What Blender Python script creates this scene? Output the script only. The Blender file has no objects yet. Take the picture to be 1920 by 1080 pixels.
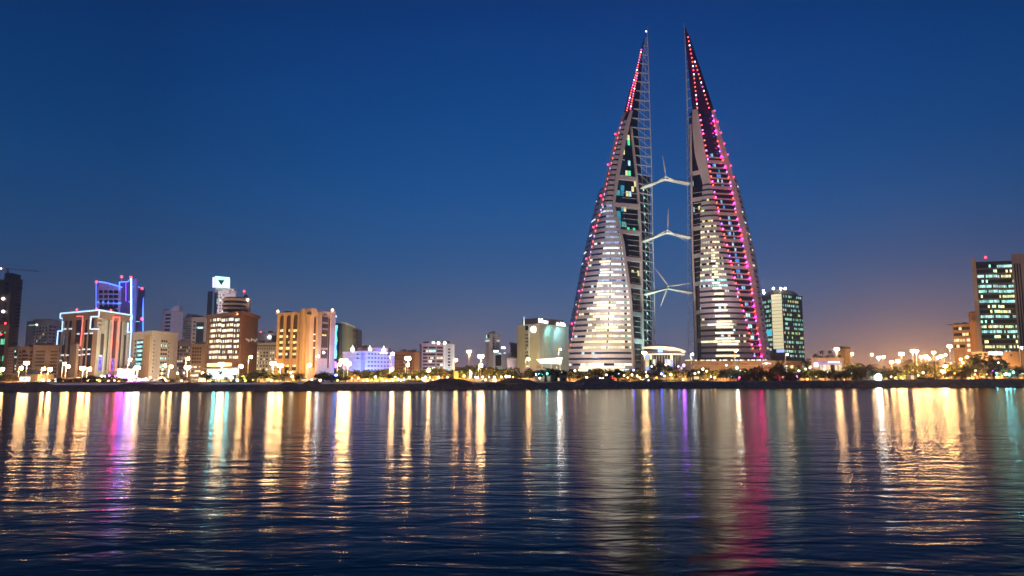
import bpy, bmesh, math, random
from mathutils import Vector, Matrix, noise as mnoise
R = random.Random(7)
S = bpy.context.scene
COL = S.collection
F = 1367.0                      # focal length in pixels of the 1920 px wide photograph
TH = math.radians(7.17)         # camera tilt
CS, SN = math.cos(TH), math.sin(TH)
CAMZ = 3.0
GZ = 2.3                        # level of the reclaimed land

def lin(r, g, b):
    f = lambda c: (c/255/12.92) if c/255 <= .04045 else ((c/255+.055)/1.055)**2.4
    return (f(r), f(g), f(b))

# ------------------------------------------------------------------ camera
cd = bpy.data.cameras.new('camera'); cam = bpy.data.objects.new('camera', cd); COL.objects.link(cam)
cam.location = (0, 0, CAMZ); cam.rotation_euler = (math.pi/2 + TH, 0, 0)
cd.sensor_width = 36; cd.lens = 36*F/1920; cd.clip_start = .5; cd.clip_end = 20000
S.camera = cam
# ------------------------------------------------------------------ dusk sky
W = bpy.data.worlds.new('World'); S.world = W; W.use_nodes = True
nt = W.node_tree; nt.nodes.clear(); N = nt.nodes.new; L = nt.links.new
def nmath(tree, op, a, b=None, c=None):
    n = tree.nodes.new('ShaderNodeMath'); n.operation = op
    for k, v in enumerate((a, b, c)):
        if v is None: continue
        if isinstance(v, (int, float)): n.inputs[k].default_value = v
        else: tree.links.new(v, n.inputs[k])
    return n.outputs[0]
tc = N('ShaderNodeTexCoord'); sp = N('ShaderNodeSeparateXYZ'); L(tc.outputs['Generated'], sp.inputs[0])
zc = nmath(nt, 'MAXIMUM', sp.outputs[2], 0.0)
ramp = N('ShaderNodeValToRGB'); L(zc, ramp.inputs[0]); cr = ramp.color_ramp; cr.interpolation = 'B_SPLINE'
stops = [(0, (118, 110, 132)), (.035, (112, 114, 137)), (.07, (92, 110, 144)), (.146, (44, 98, 154)), (.29, (15, 80, 148)), (.48, (16, 53, 117)), (1, (8, 22, 62))]
while len(cr.elements) < len(stops): cr.elements.new(.5)
for e, (p, c) in zip(cr.elements, stops): e.position = p; e.color = (*lin(*c), 1)
hl = nmath(nt, 'SQRT', nmath(nt, 'ADD', nmath(nt, 'MULTIPLY', sp.outputs[0], sp.outputs[0]), nmath(nt, 'MULTIPLY', sp.outputs[1], sp.outputs[1])))
def lobe(az, width):            # glow of the city on the horizon round one compass direction
    d = nmath(nt, 'DIVIDE', nmath(nt, 'ADD', nmath(nt, 'MULTIPLY', sp.outputs[0], math.sin(az)), nmath(nt, 'MULTIPLY', sp.outputs[1], math.cos(az))), hl)
    return nmath(nt, 'POWER', 2.718, nmath(nt, 'MULTIPLY', nmath(nt, 'SUBTRACT', 1.0, d), -1/width))
fz = nmath(nt, 'POWER', 2.718, nmath(nt, 'MULTIPLY', zc, -1/.047))
f1 = nmath(nt, 'MULTIPLY', nmath(nt, 'MULTIPLY', lobe(math.radians(29.5), .016), fz), .92)
f1 = nmath(nt, 'MINIMUM', f1, 1.0)
# sky colour dimmed sideways in place of lens vignetting; very faint uneven haze
dz = nmath(nt, 'DIVIDE', nmath(nt, 'ADD', nmath(nt, 'MULTIPLY', sp.outputs[0], math.sin(.12)), nmath(nt, 'MULTIPLY', sp.outputs[1], math.cos(.12))), hl)
dim = nmath(nt, 'MAXIMUM', .66, nmath(nt, 'SUBTRACT', 1.02, nmath(nt, 'MULTIPLY', nmath(nt, 'SUBTRACT', 1.0, dz), 2.0)))
mpn = N('ShaderNodeMapping'); mpn.inputs['Scale'].default_value = (3, 3, 14); L(tc.outputs['Generated'], mpn.inputs[0])
hz = N('ShaderNodeTexNoise'); hz.inputs['Scale'].default_value = 1.4; hz.inputs['Detail'].default_value = 4; L(mpn.outputs[0], hz.inputs[0])
dim = nmath(nt, 'MULTIPLY', dim, nmath(nt, 'ADD', .93, nmath(nt, 'MULTIPLY', hz.outputs[0], .14)))
dm = N('ShaderNodeVectorMath'); dm.operation = 'SCALE'; L(ramp.outputs[0], dm.inputs[0]); L(dim, dm.inputs['Scale'])
mx = N('ShaderNodeMixRGB'); L(f1, mx.inputs[0]); L(dm.outputs[0], mx.inputs[1]); mx.inputs[2].default_value = (*lin(236, 164, 116), 1)
f2 = nmath(nt, 'MULTIPLY', nmath(nt, 'MULTIPLY', lobe(math.radians(-2), .004), fz), .35)
mx2 = N('ShaderNodeMixRGB'); L(f2, mx2.inputs[0]); L(mx.outputs[0], mx2.inputs[1]); mx2.inputs[2].default_value = (*lin(190, 140, 125), 1)
f3 = nmath(nt, 'MULTIPLY', nmath(nt, 'MULTIPLY', lobe(math.radians(29), .008), nmath(nt, 'POWER', 2.718, nmath(nt, 'MULTIPLY', zc, -1/.02))), .75)
mx3 = N('ShaderNodeMixRGB'); L(f3, mx3.inputs[0]); L(mx2.outputs[0], mx3.inputs[1]); mx3.inputs[2].default_value = (*lin(255, 186, 112), 1)
bg = N('ShaderNodeBackground'); L(mx3.outputs[0], bg.inputs[0]); bg.inputs[1].default_value = 1.0
sky = N('ShaderNodeTexSky'); sky.sky_type = 'NISHITA'; sky.sun_disc = False
sky.sun_elevation = math.radians(-6); sky.sun_rotation = math.radians(200)
bg2 = N('ShaderNodeBackground'); L(sky.outputs[0], bg2.inputs[0]); bg2.inputs[1].default_value = .05
ad = N('ShaderNodeAddShader'); L(bg.outputs[0], ad.inputs[0]); L(bg2.outputs[0], ad.inputs[1])
wo = N('ShaderNodeOutputWorld'); L(ad.outputs[0], wo.inputs[0])
# the sun is below the horizon: no sun lamp
S.view_settings.view_transform = 'Standard'; S.view_settings.look = 'None'
S.view_settings.exposure = 0; S.view_settings.gamma = 1; S.view_settings.use_curve_mapping = False
S.render.engine = 'CYCLES'
cy = S.cycles; cy.use_denoising = True; cy.max_bounces = 5; cy.diffuse_bounces = 2; cy.glossy_bounces = 3
cy.transparent_max_bounces = 8; cy.sample_clamp_indirect = 4; cy.use_light_tree = True; cy.caustics_reflective = False; cy.caustics_refractive = False

# ------------------------------------------------------------------ pixel <-> place
def at(px, py, Y):
    u, v = (px-960)/F, (540-py)/F
    t = Y/(CS - v*SN)
    return Vector((u*t, Y, CAMZ + (SN + v*CS)*t))
def gx(px, Y, py=713): return at(px, py, Y).x
def zt(py, Y): return at(960, py, Y).z
def lerp(tab, x):
    if x <= tab[0][0]: return tab[0][1]
    for (a, b), (c, d) in zip(tab, tab[1:]):
        if x <= c: return b + (d-b)*(x-a)/(c-a)
    return tab[-1][1]
SHORE = [(-300, 189), (0, 191), (500, 197), (800, 216), (1050, 241), (1200, 256), (1700, 293), (1920, 304), (2300, 318)]
def shore(px): return lerp(SHORE, px)

# ------------------------------------------------------------------ materials
MATS = {}
def _new(name):
    m = bpy.data.materials.new(name); m.use_nodes = True; t = m.node_tree
    return m, t, t.nodes['Principled BSDF']
def mat(name, col, rough=.75, var=.24, scale=.16, metal=0, spec=.5, fine=2.0):
    if name in MATS: return MATS[name]
    m, t, p = _new(name)
    p.inputs['Roughness'].default_value = rough; p.inputs['Metallic'].default_value = metal
    p.inputs['Specular IOR Level'].default_value = spec
    c = t.nodes.new('ShaderNodeTexCoord'); n1 = t.nodes.new('ShaderNodeTexNoise'); n2 = t.nodes.new('ShaderNodeTexNoise')
    n1.inputs['Scale'].default_value = scale; n1.inputs['Detail'].default_value = 6
    n2.inputs['Scale'].default_value = fine; n2.inputs['Detail'].default_value = 3
    t.links.new(c.outputs['Object'], n1.inputs[0]); t.links.new(c.outputs['Object'], n2.inputs[0])
    s = nmath(t, 'ADD', nmath(t, 'MULTIPLY', n1.outputs[0], .65), nmath(t, 'MULTIPLY', n2.outputs[0], .35))
    mp = t.nodes.new('ShaderNodeMapping'); mp.inputs['Scale'].default_value = (.9, .9, .05); n3 = t.nodes.new('ShaderNodeTexNoise'); n3.inputs['Scale'].default_value = 1; n3.inputs['Detail'].default_value = 4   # rain streaks
    t.links.new(c.outputs['Object'], mp.inputs[0]); t.links.new(mp.outputs[0], n3.inputs[0])
    s = nmath(t, 'ADD', nmath(t, 'MULTIPLY', s, .6), nmath(t, 'MULTIPLY', n3.outputs[0], .4))
    f = nmath(t, 'ADD', nmath(t, 'MULTIPLY', nmath(t, 'SUBTRACT', s, .5), var*5.5), 1.0)
    mm = t.nodes.new('ShaderNodeVectorMath'); mm.operation = 'SCALE'; mm.inputs[0].default_value = col[:3]
    t.links.new(f, mm.inputs['Scale']); t.links.new(mm.outputs[0], p.inputs['Base Color'])
    MATS[name] = m; return m
def leaf(name, col):
    m, t, p = _new(name); p.inputs['Roughness'].default_value = .7; p.inputs['Specular IOR Level'].default_value = .15
    c = t.nodes.new('ShaderNodeTexCoord'); n1 = t.nodes.new('ShaderNodeTexNoise'); n1.inputs['Scale'].default_value = 3; t.links.new(c.outputs['Object'], n1.inputs[0])
    mm = t.nodes.new('ShaderNodeVectorMath'); mm.operation = 'SCALE'; mm.inputs[0].default_value = col; t.links.new(nmath(t, 'ADD', .4, nmath(t, 'MULTIPLY', n1.outputs[0], 1.2)), mm.inputs['Scale'])
    tr = t.nodes.new('ShaderNodeBsdfTranslucent'); mix = t.nodes.new('ShaderNodeMixShader'); mix.inputs[0].default_value = .45
    t.links.new(mm.outputs[0], p.inputs['Base Color']); t.links.new(mm.outputs[0], tr.inputs[0]); t.links.new(p.outputs[0], mix.inputs[1]); t.links.new(tr.outputs[0], mix.inputs[2])
    t.links.new(mix.outputs[0], t.nodes['Material Output'].inputs[0]); MATS[name] = m; return m
def emit(name, col, strength, sample=True):
    if name in MATS: return MATS[name]
    m, t, p = _new(name); p.inputs['Base Color'].default_value = (*[min(1, c*.5+.2) for c in col], 1)
    p.inputs['Emission Color'].default_value = (*col, 1); p.inputs['Emission Strength'].default_value = strength
    p.inputs['Roughness'].default_value = .4
    if not sample: m.cycles.emission_sampling = 'NONE'
    MATS[name] = m; return m
def lit(name, cols, strength, dens=.6, cell=1.6, base=(.012, .015, .02), rowh=0, rough=.08, mull=.12, amb=0.0, metal=0):
    """window glass: rooms behind it lit or dark, one cell per room, different in each object"""
    if name in MATS: return MATS[name]
    m, t, p = _new(name); p.inputs['Base Color'].default_value = (*base, 1); p.inputs['Roughness'].default_value = rough; p.inputs['Metallic'].default_value = metal
    c = t.nodes.new('ShaderNodeTexCoord'); s = t.nodes.new('ShaderNodeSeparateXYZ'); t.links.new(c.outputs['Object'], s.inputs[0])
    oi = t.nodes.new('ShaderNodeObjectInfo')
    xs = nmath(t, 'DIVIDE', s.outputs[0], cell); fx = nmath(t, 'FLOOR', xs); fr = nmath(t, 'FRACT', xs)
    cz = nmath(t, 'FLOOR', nmath(t, 'DIVIDE', s.outputs[2], rowh)) if rowh else 0.0
    cb = t.nodes.new('ShaderNodeCombineXYZ'); t.links.new(fx, cb.inputs[0])
    if rowh: t.links.new(cz, cb.inputs[1])
    t.links.new(nmath(t, 'MULTIPLY', oi.outputs['Random'], 97.3), cb.inputs[2])
    wn = t.nodes.new('ShaderNodeTexWhiteNoise'); t.links.new(cb.outputs[0], wn.inputs[0])
    # stretches of several rooms switched on together
    cb2 = t.nodes.new('ShaderNodeCombineXYZ'); t.links.new(nmath(t, 'MULTIPLY', fx, .22), cb2.inputs[0])
    if rowh: t.links.new(nmath(t, 'MULTIPLY', cz, 3.7), cb2.inputs[1])
    t.links.new(nmath(t, 'MULTIPLY', oi.outputs['Random'], 61.7), cb2.inputs[2])
    nz = t.nodes.new('ShaderNodeTexNoise'); nz.inputs['Scale'].default_value = 1.0; nz.inputs['Detail'].default_value = 0
    t.links.new(cb2.outputs[0], nz.inputs[0])
    v = nmath(t, 'ADD', nmath(t, 'MULTIPLY', wn.outputs[0], .45), nmath(t, 'MULTIPLY', nz.outputs[0], .55))
    on = nmath(t, 'GREATER_THAN', v, .78 - .56*dens)
    on = nmath(t, 'MULTIPLY', on, nmath(t, 'GREATER_THAN', fr, mull))
    # blinds, ceilings, furniture: fine unevenness inside each room
    n2 = t.nodes.new('ShaderNodeTexNoise'); n2.inputs['Scale'].default_value = 1.1; n2.inputs['Detail'].default_value = 3
    t.links.new(c.outputs['Object'], n2.inputs[0])
    br = nmath(t, 'MULTIPLY', nmath(t, 'ADD', .35, wn.outputs[0]), nmath(t, 'ADD', .1, nmath(t, 'MULTIPLY', n2.outputs[0], 1.8)))
    st = nmath(t, 'MULTIPLY', nmath(t, 'ADD', nmath(t, 'MULTIPLY', on, br), amb), strength)
    rp = t.nodes.new('ShaderNodeValToRGB'); rp.color_ramp.interpolation = 'CONSTANT'
    while len(rp.color_ramp.elements) < len(cols): rp.color_ramp.elements.new(.5)
    for k, (e, cc) in enumerate(zip(rp.color_ramp.elements, cols)): e.position = k/len(cols); e.color = (*cc, 1)
    sc = t.nodes.new('ShaderNodeSeparateColor'); t.links.new(wn.outputs[1], sc.inputs[0]); t.links.new(sc.outputs[1], rp.inputs[0])
    t.links.new(rp.outputs[0], p.inputs['Emission Color']); t.links.new(st, p.inputs['Emission Strength'])
    m.cycles.emission_sampling = 'NONE'
    MATS[name] = m; return m
WARM, WARM2, COOL, TEAL, YEL, WHT = (1, .62, .28), (1, .78, .46), (.62, .9, 1), (.35, 1, .82), (1, .82, .22), (1, .95, .82)
dark_glass = mat('dark_glass', (.012, .015, .022), .08, .1)
blue_glass = mat('blue_glass', (.015, .03, .055), .06, .1)
concrete_white = mat('pale_concrete', (.62, .57, .55), .7, .12)
w_cool = lit('cool_lit_glass', [COOL, WHT, TEAL], 1.5, .55)
w_teal = lit('teal_lit_glass', [TEAL, COOL, WHT], 1.7, .6)
w_warm = lit('warm_lit_glass', [WARM2, WHT, WARM], 1.5, .5)
w_yel = lit('yellow_lit_glass', [YEL, WARM2, WARM2], 1.4, .6)
w_few = lit('mostly_dark_glass', [WARM2, COOL, YEL], 1.1, .22)
w_office = lit('office_lit_glass', [WHT, WARM2, (.8, 1, .88), WARM2], 1.6, .72, cell=.8)

# ------------------------------------------------------------------ builders
def tag(o, label=None, cat=None, group=None, kind=None):
    if label: o['label'] = label
    if cat: o['category'] = cat
    if group: o['group'] = group
    if kind: o['kind'] = kind
    return o
class MB:
    def __init__(s): s.v = []; s.f = []
    def poly(s, pts):
        n = len(s.v); s.v += [Vector(p) for p in pts]; s.f.append(tuple(range(n, n+len(pts))))
    def hexa(s, b, t):           # bottom ring, top ring (counter clockwise from above)
        n = len(s.v); k = len(b); s.v += [Vector(p) for p in b] + [Vector(p) for p in t]
        for i in range(k): j = (i+1) % k; s.f.append((n+i, n+j, n+k+j, n+k+i))
        s.f.append(tuple(n+k+i for i in range(k))); s.f.append(tuple(n+i for i in reversed(range(k))))
    def box(s, x0, x1, y0, y1, z0, z1):
        s.hexa([(x0, y0, z0), (x1, y0, z0), (x1, y1, z0), (x0, y1, z0)], [(x0, y0, z1), (x1, y0, z1), (x1, y1, z1), (x0, y1, z1)])
    def obox(s, o, ax, ay, az): # corner + three edge vectors
        o, ax, ay, az = map(Vector, (o, ax, ay, az))
        s.hexa([o, o+ax, o+ax+ay, o+ay], [o+az, o+ax+az, o+ax+ay+az, o+ay+az])
    def prism(s, pts, z0, z1): s.hexa([(p[0], p[1], z0) for p in pts], [(p[0], p[1], z1) for p in pts])
    def tube(s, p, q, r, r2=None, n=6):
        p, q = Vector(p), Vector(q); d = (q-p).normalized(); a = d.orthogonal().normalized(); b = d.cross(a); r2 = r if r2 is None else r2
        A = [p + (a*math.cos(2*math.pi*k/n) + b*math.sin(2*math.pi*k/n))*r for k in range(n)]
        B_ = [q + (a*math.cos(2*math.pi*k/n) + b*math.sin(2*math.pi*k/n))*r2 for k in range(n)]
        s.hexa(A, B_)
    def lathe(s, c, prof, n=16, sx=1, sy=1):     # prof: (radius, z) from bottom to top
        c = Vector(c); rings = [[c + Vector((r*sx*math.cos(2*math.pi*k/n), r*sy*math.sin(2*math.pi*k/n), z)) for k in range(n)] for r, z in prof]
        m = len(s.v)
        for g in rings: s.v += g
        for i in range(len(rings)-1):
            for k in range(n):
                j = (k+1) % n; s.f.append((m+i*n+k, m+i*n+j, m+(i+1)*n+j, m+(i+1)*n+k))
        s.f.append(tuple(m+k for k in reversed(range(n)))); s.f.append(tuple(m+(len(rings)-1)*n+k for k in range(n)))
    def ball(s, c, r, n=8, rz=None):
        rz = rz or r
        s.lathe(c, [(r*math.cos(a), rz*math.sin(a)) for a in [math.radians(x) for x in (-80, -45, 0, 45, 80)]], n)
    def mesh(s, name, base=(0, 0, 0)):
        me = bpy.data.meshes.new(name); b = Vector(base)
        me.from_pydata([v-b for v in s.v], [], s.f); me.update(); return me
    def build(s, name, m, parent=None, base=None, smooth=False):
        base = base if base is not None else (tuple(parent['_b']) if parent and '_b' in parent else (0, 0, 0))
        me = s.mesh(name, base); me.materials.append(m)
        if smooth:
            for p in me.polygons: p.use_smooth = True
        o = bpy.data.objects.new(name, me); COL.objects.link(o)
        if parent: o.parent = parent
        else: o.location = base
        return o
ROOTS = []
def thing(name, loc, label=None, cat=None, group=None):
    o = bpy.data.objects.new(name, None); COL.objects.link(o); o.location = loc; o.empty_display_size = 1
    o['_b'] = tuple(loc); ROOTS.append(o); tag(o, label, cat, group); return o
def inst(name, me, parent, loc, rz=0, scale=None):
    o = bpy.data.objects.new(name, me); COL.objects.link(o); o.parent = parent; o.location = loc; o.rotation_euler.z = rz
    if scale: o.scale = scale
    return o
def copy_tree(o, parent=None):
    c = o.copy(); COL.objects.link(c); c.parent = parent
    for ch in o.children: copy_tree(ch, c)
    return c
# labels that say which one: by landmark and order
MARKS = [(-60, 60, 'dark crane tower'), (60, 109, 'plain beige office block'), (109, 243, 'neon-edged stone bank'), (243, 331, 'beige block with teal windows'),
         (331, 386, 'small lavender blocks'), (386, 482, 'brown office with roof drum'), (482, 519, 'low cream block'), (519, 632, 'orange arched tower'),
         (632, 742, 'blue-lit hotel'), (742, 787, 'reddish brown block'), (787, 860, 'office with stair bay'), (860, 967, 'slim grey tower'),
         (967, 1058, 'hotel with white disc'), (1058, 1203, 'left sail tower'), (1203, 1298, 'curved-roof pavilion'), (1298, 1440, 'right sail tower'),
         (1440, 1518, 'green glass office'), (1518, 1610, 'blue-signed terrace building'), (1610, 1700, 'bright white floodlight'), (1700, 1786, 'low orange car park'),
         (1786, 1840, 'stepped orange block'), (1840, 2100, 'ribbon-window tower')]
PEND = []
def pend(o, phrase, px, group): PEND.append((o, phrase, px)); o['group'] = group; return o
ORD = ['', 'second', 'third', 'fourth', 'fifth', 'sixth', 'seventh', 'eighth', 'ninth', 'tenth', 'eleventh', 'twelfth', 'thirteenth', 'fourteenth', 'fifteenth', 'sixteenth', 'seventeenth', 'eighteenth', 'nineteenth', 'twentieth']
def settle_labels():
    d = {}
    for o, ph, px in PEND:
        mk = next((m for a, b, m in MARKS if a <= px < b), MARKS[-1][2]); d.setdefault((ph, mk), []).append((px, o))
    for (ph, mk), lst in d.items():
        lst.sort(key=lambda t: t[0]); n = len(lst)
        for k, (px, o) in enumerate(lst):
            if n == 1: o['label'] = f'{ph} before the {mk}'
            elif k == 0: o['label'] = f'{ph} before the {mk}, leftmost of {n}'
            elif k == n-1: o['label'] = f'{ph} before the {mk}, rightmost of {n}'
            else: o['label'] = f'{ph} before the {mk}, {ORD[k]} from left of {n}'
def spot(parent, loc, aim, power, col, ang=90, blend=.6, rad=.5):
    ld = bpy.data.lights.new('lamp_light', 'SPOT'); ld.energy = power; ld.color = col; ld.spot_size = math.radians(ang); ld.spot_blend = blend; ld.shadow_soft_size = rad
    o = bpy.data.objects.new('lamp_light', ld); COL.objects.link(o)
    b = Vector(tuple(parent['_b'])) if parent and '_b' in parent else Vector()
    o.parent = parent; o.location = Vector(loc)-b
    o.rotation_euler = (Vector(aim)-Vector(loc)).to_track_quat('-Z', 'Y').to_euler(); return o
housing = mat('black_metal', (.02, .02, .022), .5, .1)
lens_m = emit('flood_lens', (1, .8, .5), 6, False)
FLOOD = .52
def flood(px, Y, aim, power, col, ang=100, what=''):
    """a ground floodlight that throws its light up a facade"""
    x = gx(px, Y); t = thing('floodlight', (x, Y, GZ)); a = Vector(aim); d = (a-Vector((x, Y, GZ+.7))).normalized()
    side = d.cross(Vector((0, 0, 1))).normalized(); up = side.cross(d)
    c = Vector((x, Y, GZ+.7)); m = MB(); m.obox(c-side*.4-up*.25-d*.3, side*.8, d*.5, up*.5); m.tube((x, Y, GZ), c, .06); m.build('housing', housing, t)
    m = MB(); m.obox(c-side*.36-up*.21+d*.205, side*.72, d*.02, up*.42); m.build('lens', lens_m, t)
    spot(t, c+d*.4, a, power*FLOOD, col, ang)
    pend(t, 'small ground floodlight', px, 'ground floodlights lighting the facades'); t['category'] = 'floodlight'; return t

roof_grey = mat('roof_unit_grey', (.22, .21, .21), .7)
class Bld:
    def __init__(s, name, label, foot, top, wall, depth=22, base=GZ-.3, cat='building', cap=None, group=None, row=None):
        s.pr = row or (top+713)/2      # the picture row at which the foot's pixel columns were read
        s.P = [Vector((gx(px, Y, s.pr), Y)) for px, Y in foot]
        Yc = min(p.y for p in s.P); s.Y = Yc; s.top = zt(top, Yc); s.base = base
        c = s.P[len(s.P)//2]; s.t = thing(name, (c.x, c.y, GZ), label, cat, group)
        if len(s.P) == 2:
            back = [p*((p.y+depth)/p.y) for p in reversed(s.P)]
        elif len(s.P) == 3: back = [s.P[0]+s.P[2]-s.P[1]]
        else: back = [s.P[-1]*((s.P[-1].y+depth)/s.P[-1].y), s.P[0]*((s.P[0].y+depth)/s.P[0].y)]
        s.ring = s.P + back; s.wall = wall; s.cache = {}
        m = MB(); m.prism(s.ring, base, s.top); s.w = m.build('wall', wall, s.t)
        rr = random.Random(round(foot[0][0]*7+top)); b = MB(); cen = sum((p for p in s.ring), Vector((0, 0)))/len(s.ring)
        for k in range(rr.randint(3, 6)):      # tanks and air-conditioning boxes on the roof
            p = cen.lerp(rr.choice(s.ring), rr.uniform(.1, .7)); w, d, h = rr.uniform(.6, 1.6), rr.uniform(.6, 1.4), rr.uniform(.7, 1.7)
            m = MB(); m.box(p.x-w, p.x+w, p.y-d, p.y+d, s.top+.3, s.top+.6+h); m.build('roof_unit', roof_grey, s.t)
        if cap: s.cap(*cap)
        else: s.cap(.5, .6, wall)
    def grow(s, d):
        cx = sum((p for p in s.ring), Vector((0, 0)))/len(s.ring); return [p+(p-cx).normalized()*d for p in s.ring]
    def cap(s, out, h, m):
        b = MB(); b.prism(s.grow(out), s.top+.003, s.top+h); b.build('roof', m, s.t)
    def fr(s, i):
        p, q = s.P[i], s.P[i+1]; d = (q-p).normalized(); n = Vector((d.y, -d.x))
        return p, d, (q-p).length, n
    def u(s, i, px):
        p, d, Ln, n = s.fr(i); k = (px-960)/F/(CS-(540-s.pr)/F*SN)
        return (k*p.y-p.x)/(d.x-k*d.y)
    def box(s, i, x0, x1, y0, y1, name, m, out=.12, th=.3, par=None):
        p, d, Ln, n = s.fr(i); u0, u1 = s.u(i, x0), s.u(i, x1); Ym = (p+d*(u0+u1)/2).y
        z0, z1 = zt(y1, Ym), zt(y0, Ym); u0, u1 = max(u0, -1), min(u1, Ln+1)
        b = MB(); a = p+d*u0+n*out
        w, h = u1-u0, z1-z0; b.obox((-w/2, 0, -h/2), (w, 0, 0), (0, th, 0), (0, 0, h))
        me = b.mesh(name); me.materials.append(m); c = a+d*(w/2); par = par or s.t
        o = inst(name, me, s.t, Vector((c.x, c.y, (z0+z1)/2))-Vector(tuple(s.t['_b'])), math.atan2(d.y, d.x))
        if par is not s.t: o.parent = par; o.matrix_parent_inverse = Matrix.Identity(4)
        return o
    def grid(s, i, x0, x1, nc, y0, y1, nr, fw, fh, pick, name='window', out=.09):
        p, d, Ln, n = s.fr(i); U0, U1 = s.u(i, x0), s.u(i, x1); Ym = (p+d*(U0+U1)/2).y; Z0, Z1 = zt(y1, Ym), zt(y0, Ym)
        cw, ch = (U1-U0)/nc, (Z1-Z0)/nr; B_ = Vector(tuple(s.t['_b']))
        for r in range(nr):
            for c in range(nc):
                m = pick(r, c) if callable(pick) else (R.choice(pick) if isinstance(pick, (list, tuple)) else pick)
                if m is None: continue
                k = (name, round(cw*fw, 2), round(ch*fh, 2), m.name)
                if k not in s.cache:
                    b = MB(); w, h = cw*fw, ch*fh; b.obox((-w/2, 0, -h/2), (w, 0, 0), (0, .12, 0), (0, 0, h)); me = b.mesh(name); me.materials.append(m); s.cache[k] = me
                q = p+d*(U0+cw*(c+.5))+n*out
                inst(name, s.cache[k], s.t, Vector((q.x, q.y, Z1-ch*(r+.5)))-B_, math.atan2(d.y, d.x))
    def top_box(s, x0, x1, y0, dY, dep, name, m, sink=.05):
        Y = s.Y+dY; z1 = zt(y0, Y); b = MB(); X0, X1 = gx(x0, Y, y0), gx(x1, Y, y0)
        b.box(X0, X1, Y, Y+dep, s.top+.5, z1); return b.build(name, m, s.t)
    def pole(s, x, y0, dY, r, name, m, z0=None):
        Y = s.Y+dY; b = MB(); X = gx(x, Y, y0); b.tube((X, Y, s.top if z0 is None else z0), (X, Y, zt(y0, Y)), r, r*.5); return b.build(name, m, s.t)
    def bulb(s, x, y, dY, r, m, name='beacon_light'):
        Y = s.Y+dY; p = at(x, y, Y); b = MB(); b.ball((p.x, Y, p.z), r); return b.build(name, m, s.t)
    def flood(s, px, dist, aim_px, aim_py, power, col, ang=100):
        Y = s.Y-dist; return flood(px, Y, at(aim_px, aim_py, s.Y+3), power, col, ang)
def line3(m, pts, r, n=5):
    for a, b in zip(pts, pts[1:]): m.tube(a, b, r, n=n)

SOD = (1, .5, .17)              # street lamp colour
red_dot = emit('red_beacon', (1, .03, .05), 9)
white_dot = emit('white_rooftop_lamp', (1, .95, .9), 14)

# ================================================================== SETTING
# ---- water
def make_water():
    m, t, p = _new('sea_water'); t.nodes.remove(p)
    c = t.nodes.new('ShaderNodeTexCoord')
    def nz(sx, sy, det, dist, rot=0):
        mp = t.nodes.new('ShaderNodeMapping'); mp.inputs['Scale'].default_value = (sx, sy, 1); mp.inputs['Rotation'].default_value = (0, 0, rot)
        t.links.new(c.outputs['Object'], mp.inputs[0]); n = t.nodes.new('ShaderNodeTexNoise'); n.inputs['Scale'].default_value = 1; n.inputs['Detail'].default_value = det
        n.inputs['Roughness'].default_value = .5; n.inputs['Distortion'].default_value = dist
        t.links.new(mp.outputs[0], n.inputs[0]); return n.outputs[0]
    a = nz(.34, .95, 2, .7, .07); b = nz(.07, .23, 2, .5, -.12); d = nz(2.0, 3.6, 2, .6, .16)
    gust = nmath(t, 'ADD', .55, nmath(t, 'MULTIPLY', nz(.012, .03, 2, .6, .3), .9))     # wind patches
    h = nmath(t, 'ADD', nmath(t, 'ADD', nmath(t, 'MULTIPLY', a, .062), nmath(t, 'MULTIPLY', b, .05)), nmath(t, 'MULTIPLY', d, .012))
    h = nmath(t, 'MULTIPLY', h, gust)
    bp = t.nodes.new('ShaderNodeBump'); bp.inputs['Strength'].default_value = 1; bp.inputs['Distance'].default_value = 1.0
    t.links.new(h, bp.inputs['Height'])
    fr = t.nodes.new('ShaderNodeFresnel'); fr.inputs['IOR'].default_value = 1.14
    gl = t.nodes.new('ShaderNodeBsdfGlossy'); gl.distribution = 'BECKMANN'; gl.inputs['Roughness'].default_value = .175
    df = t.nodes.new('ShaderNodeBsdfDiffuse'); df.inputs[0].default_value = (.0006, .002, .009, 1)
    mix = t.nodes.new('ShaderNodeMixShader')
    for n in (fr, gl): t.links.new(bp.outputs[0], n.inputs['Normal'])
    t.links.new(fr.outputs[0], mix.inputs[0]); t.links.new(df.outputs[0], mix.inputs[1]); t.links.new(gl.outputs[0], mix.inputs[2])
    t.links.new(mix.outputs[0], t.nodes['Material Output'].inputs[0])
    b_ = MB(); b_.poly([(-900, -200, 0), (900, -200, 0), (900, 420, 0), (-900, 420, 0)])
    tag(b_.build('water', m), kind='structure')
make_water()
# ---- land sheet
ground_m = mat('sandy_ground', (.24, .19, .14), .9, .35, .05)
def make_ground():
    b = MB(); pxs = list(range(-700, 2621, 40)); rows = []
    for dy in (7, 40, 200, 900, 5000):
        rows.append([(gx(px, shore(px)+dy) if dy < 5000 else (px-960)*4.2, shore(px)+dy, GZ) for px in pxs])
    for r0, r1 in zip(rows, rows[1:]):
        for k in range(len(pxs)-1): b.poly([r0[k], r0[k+1], r1[k+1], r1[k]])
    tag(b.build('ground', ground_m), kind='structure')
make_ground()
rock_m = mat('dark_rubble', (.44, .24, .16), .95, .5, .6)
CREST = [(-700, 718), (0, 717.5), (35, 717.5), (70, 720), (100, 722.5), (220, 721.5), (245, 718.5), (290, 719.5), (320, 721), (345, 718.5), (380, 721), (480, 721), (640, 719.5), (780, 719), (900, 718.5), (1010, 717.5), (1060, 716.5), (1200, 715), (1340, 715), (1460, 714), (1620, 713), (1700, 711.5), (1800, 710.5), (2620, 710)]
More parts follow.
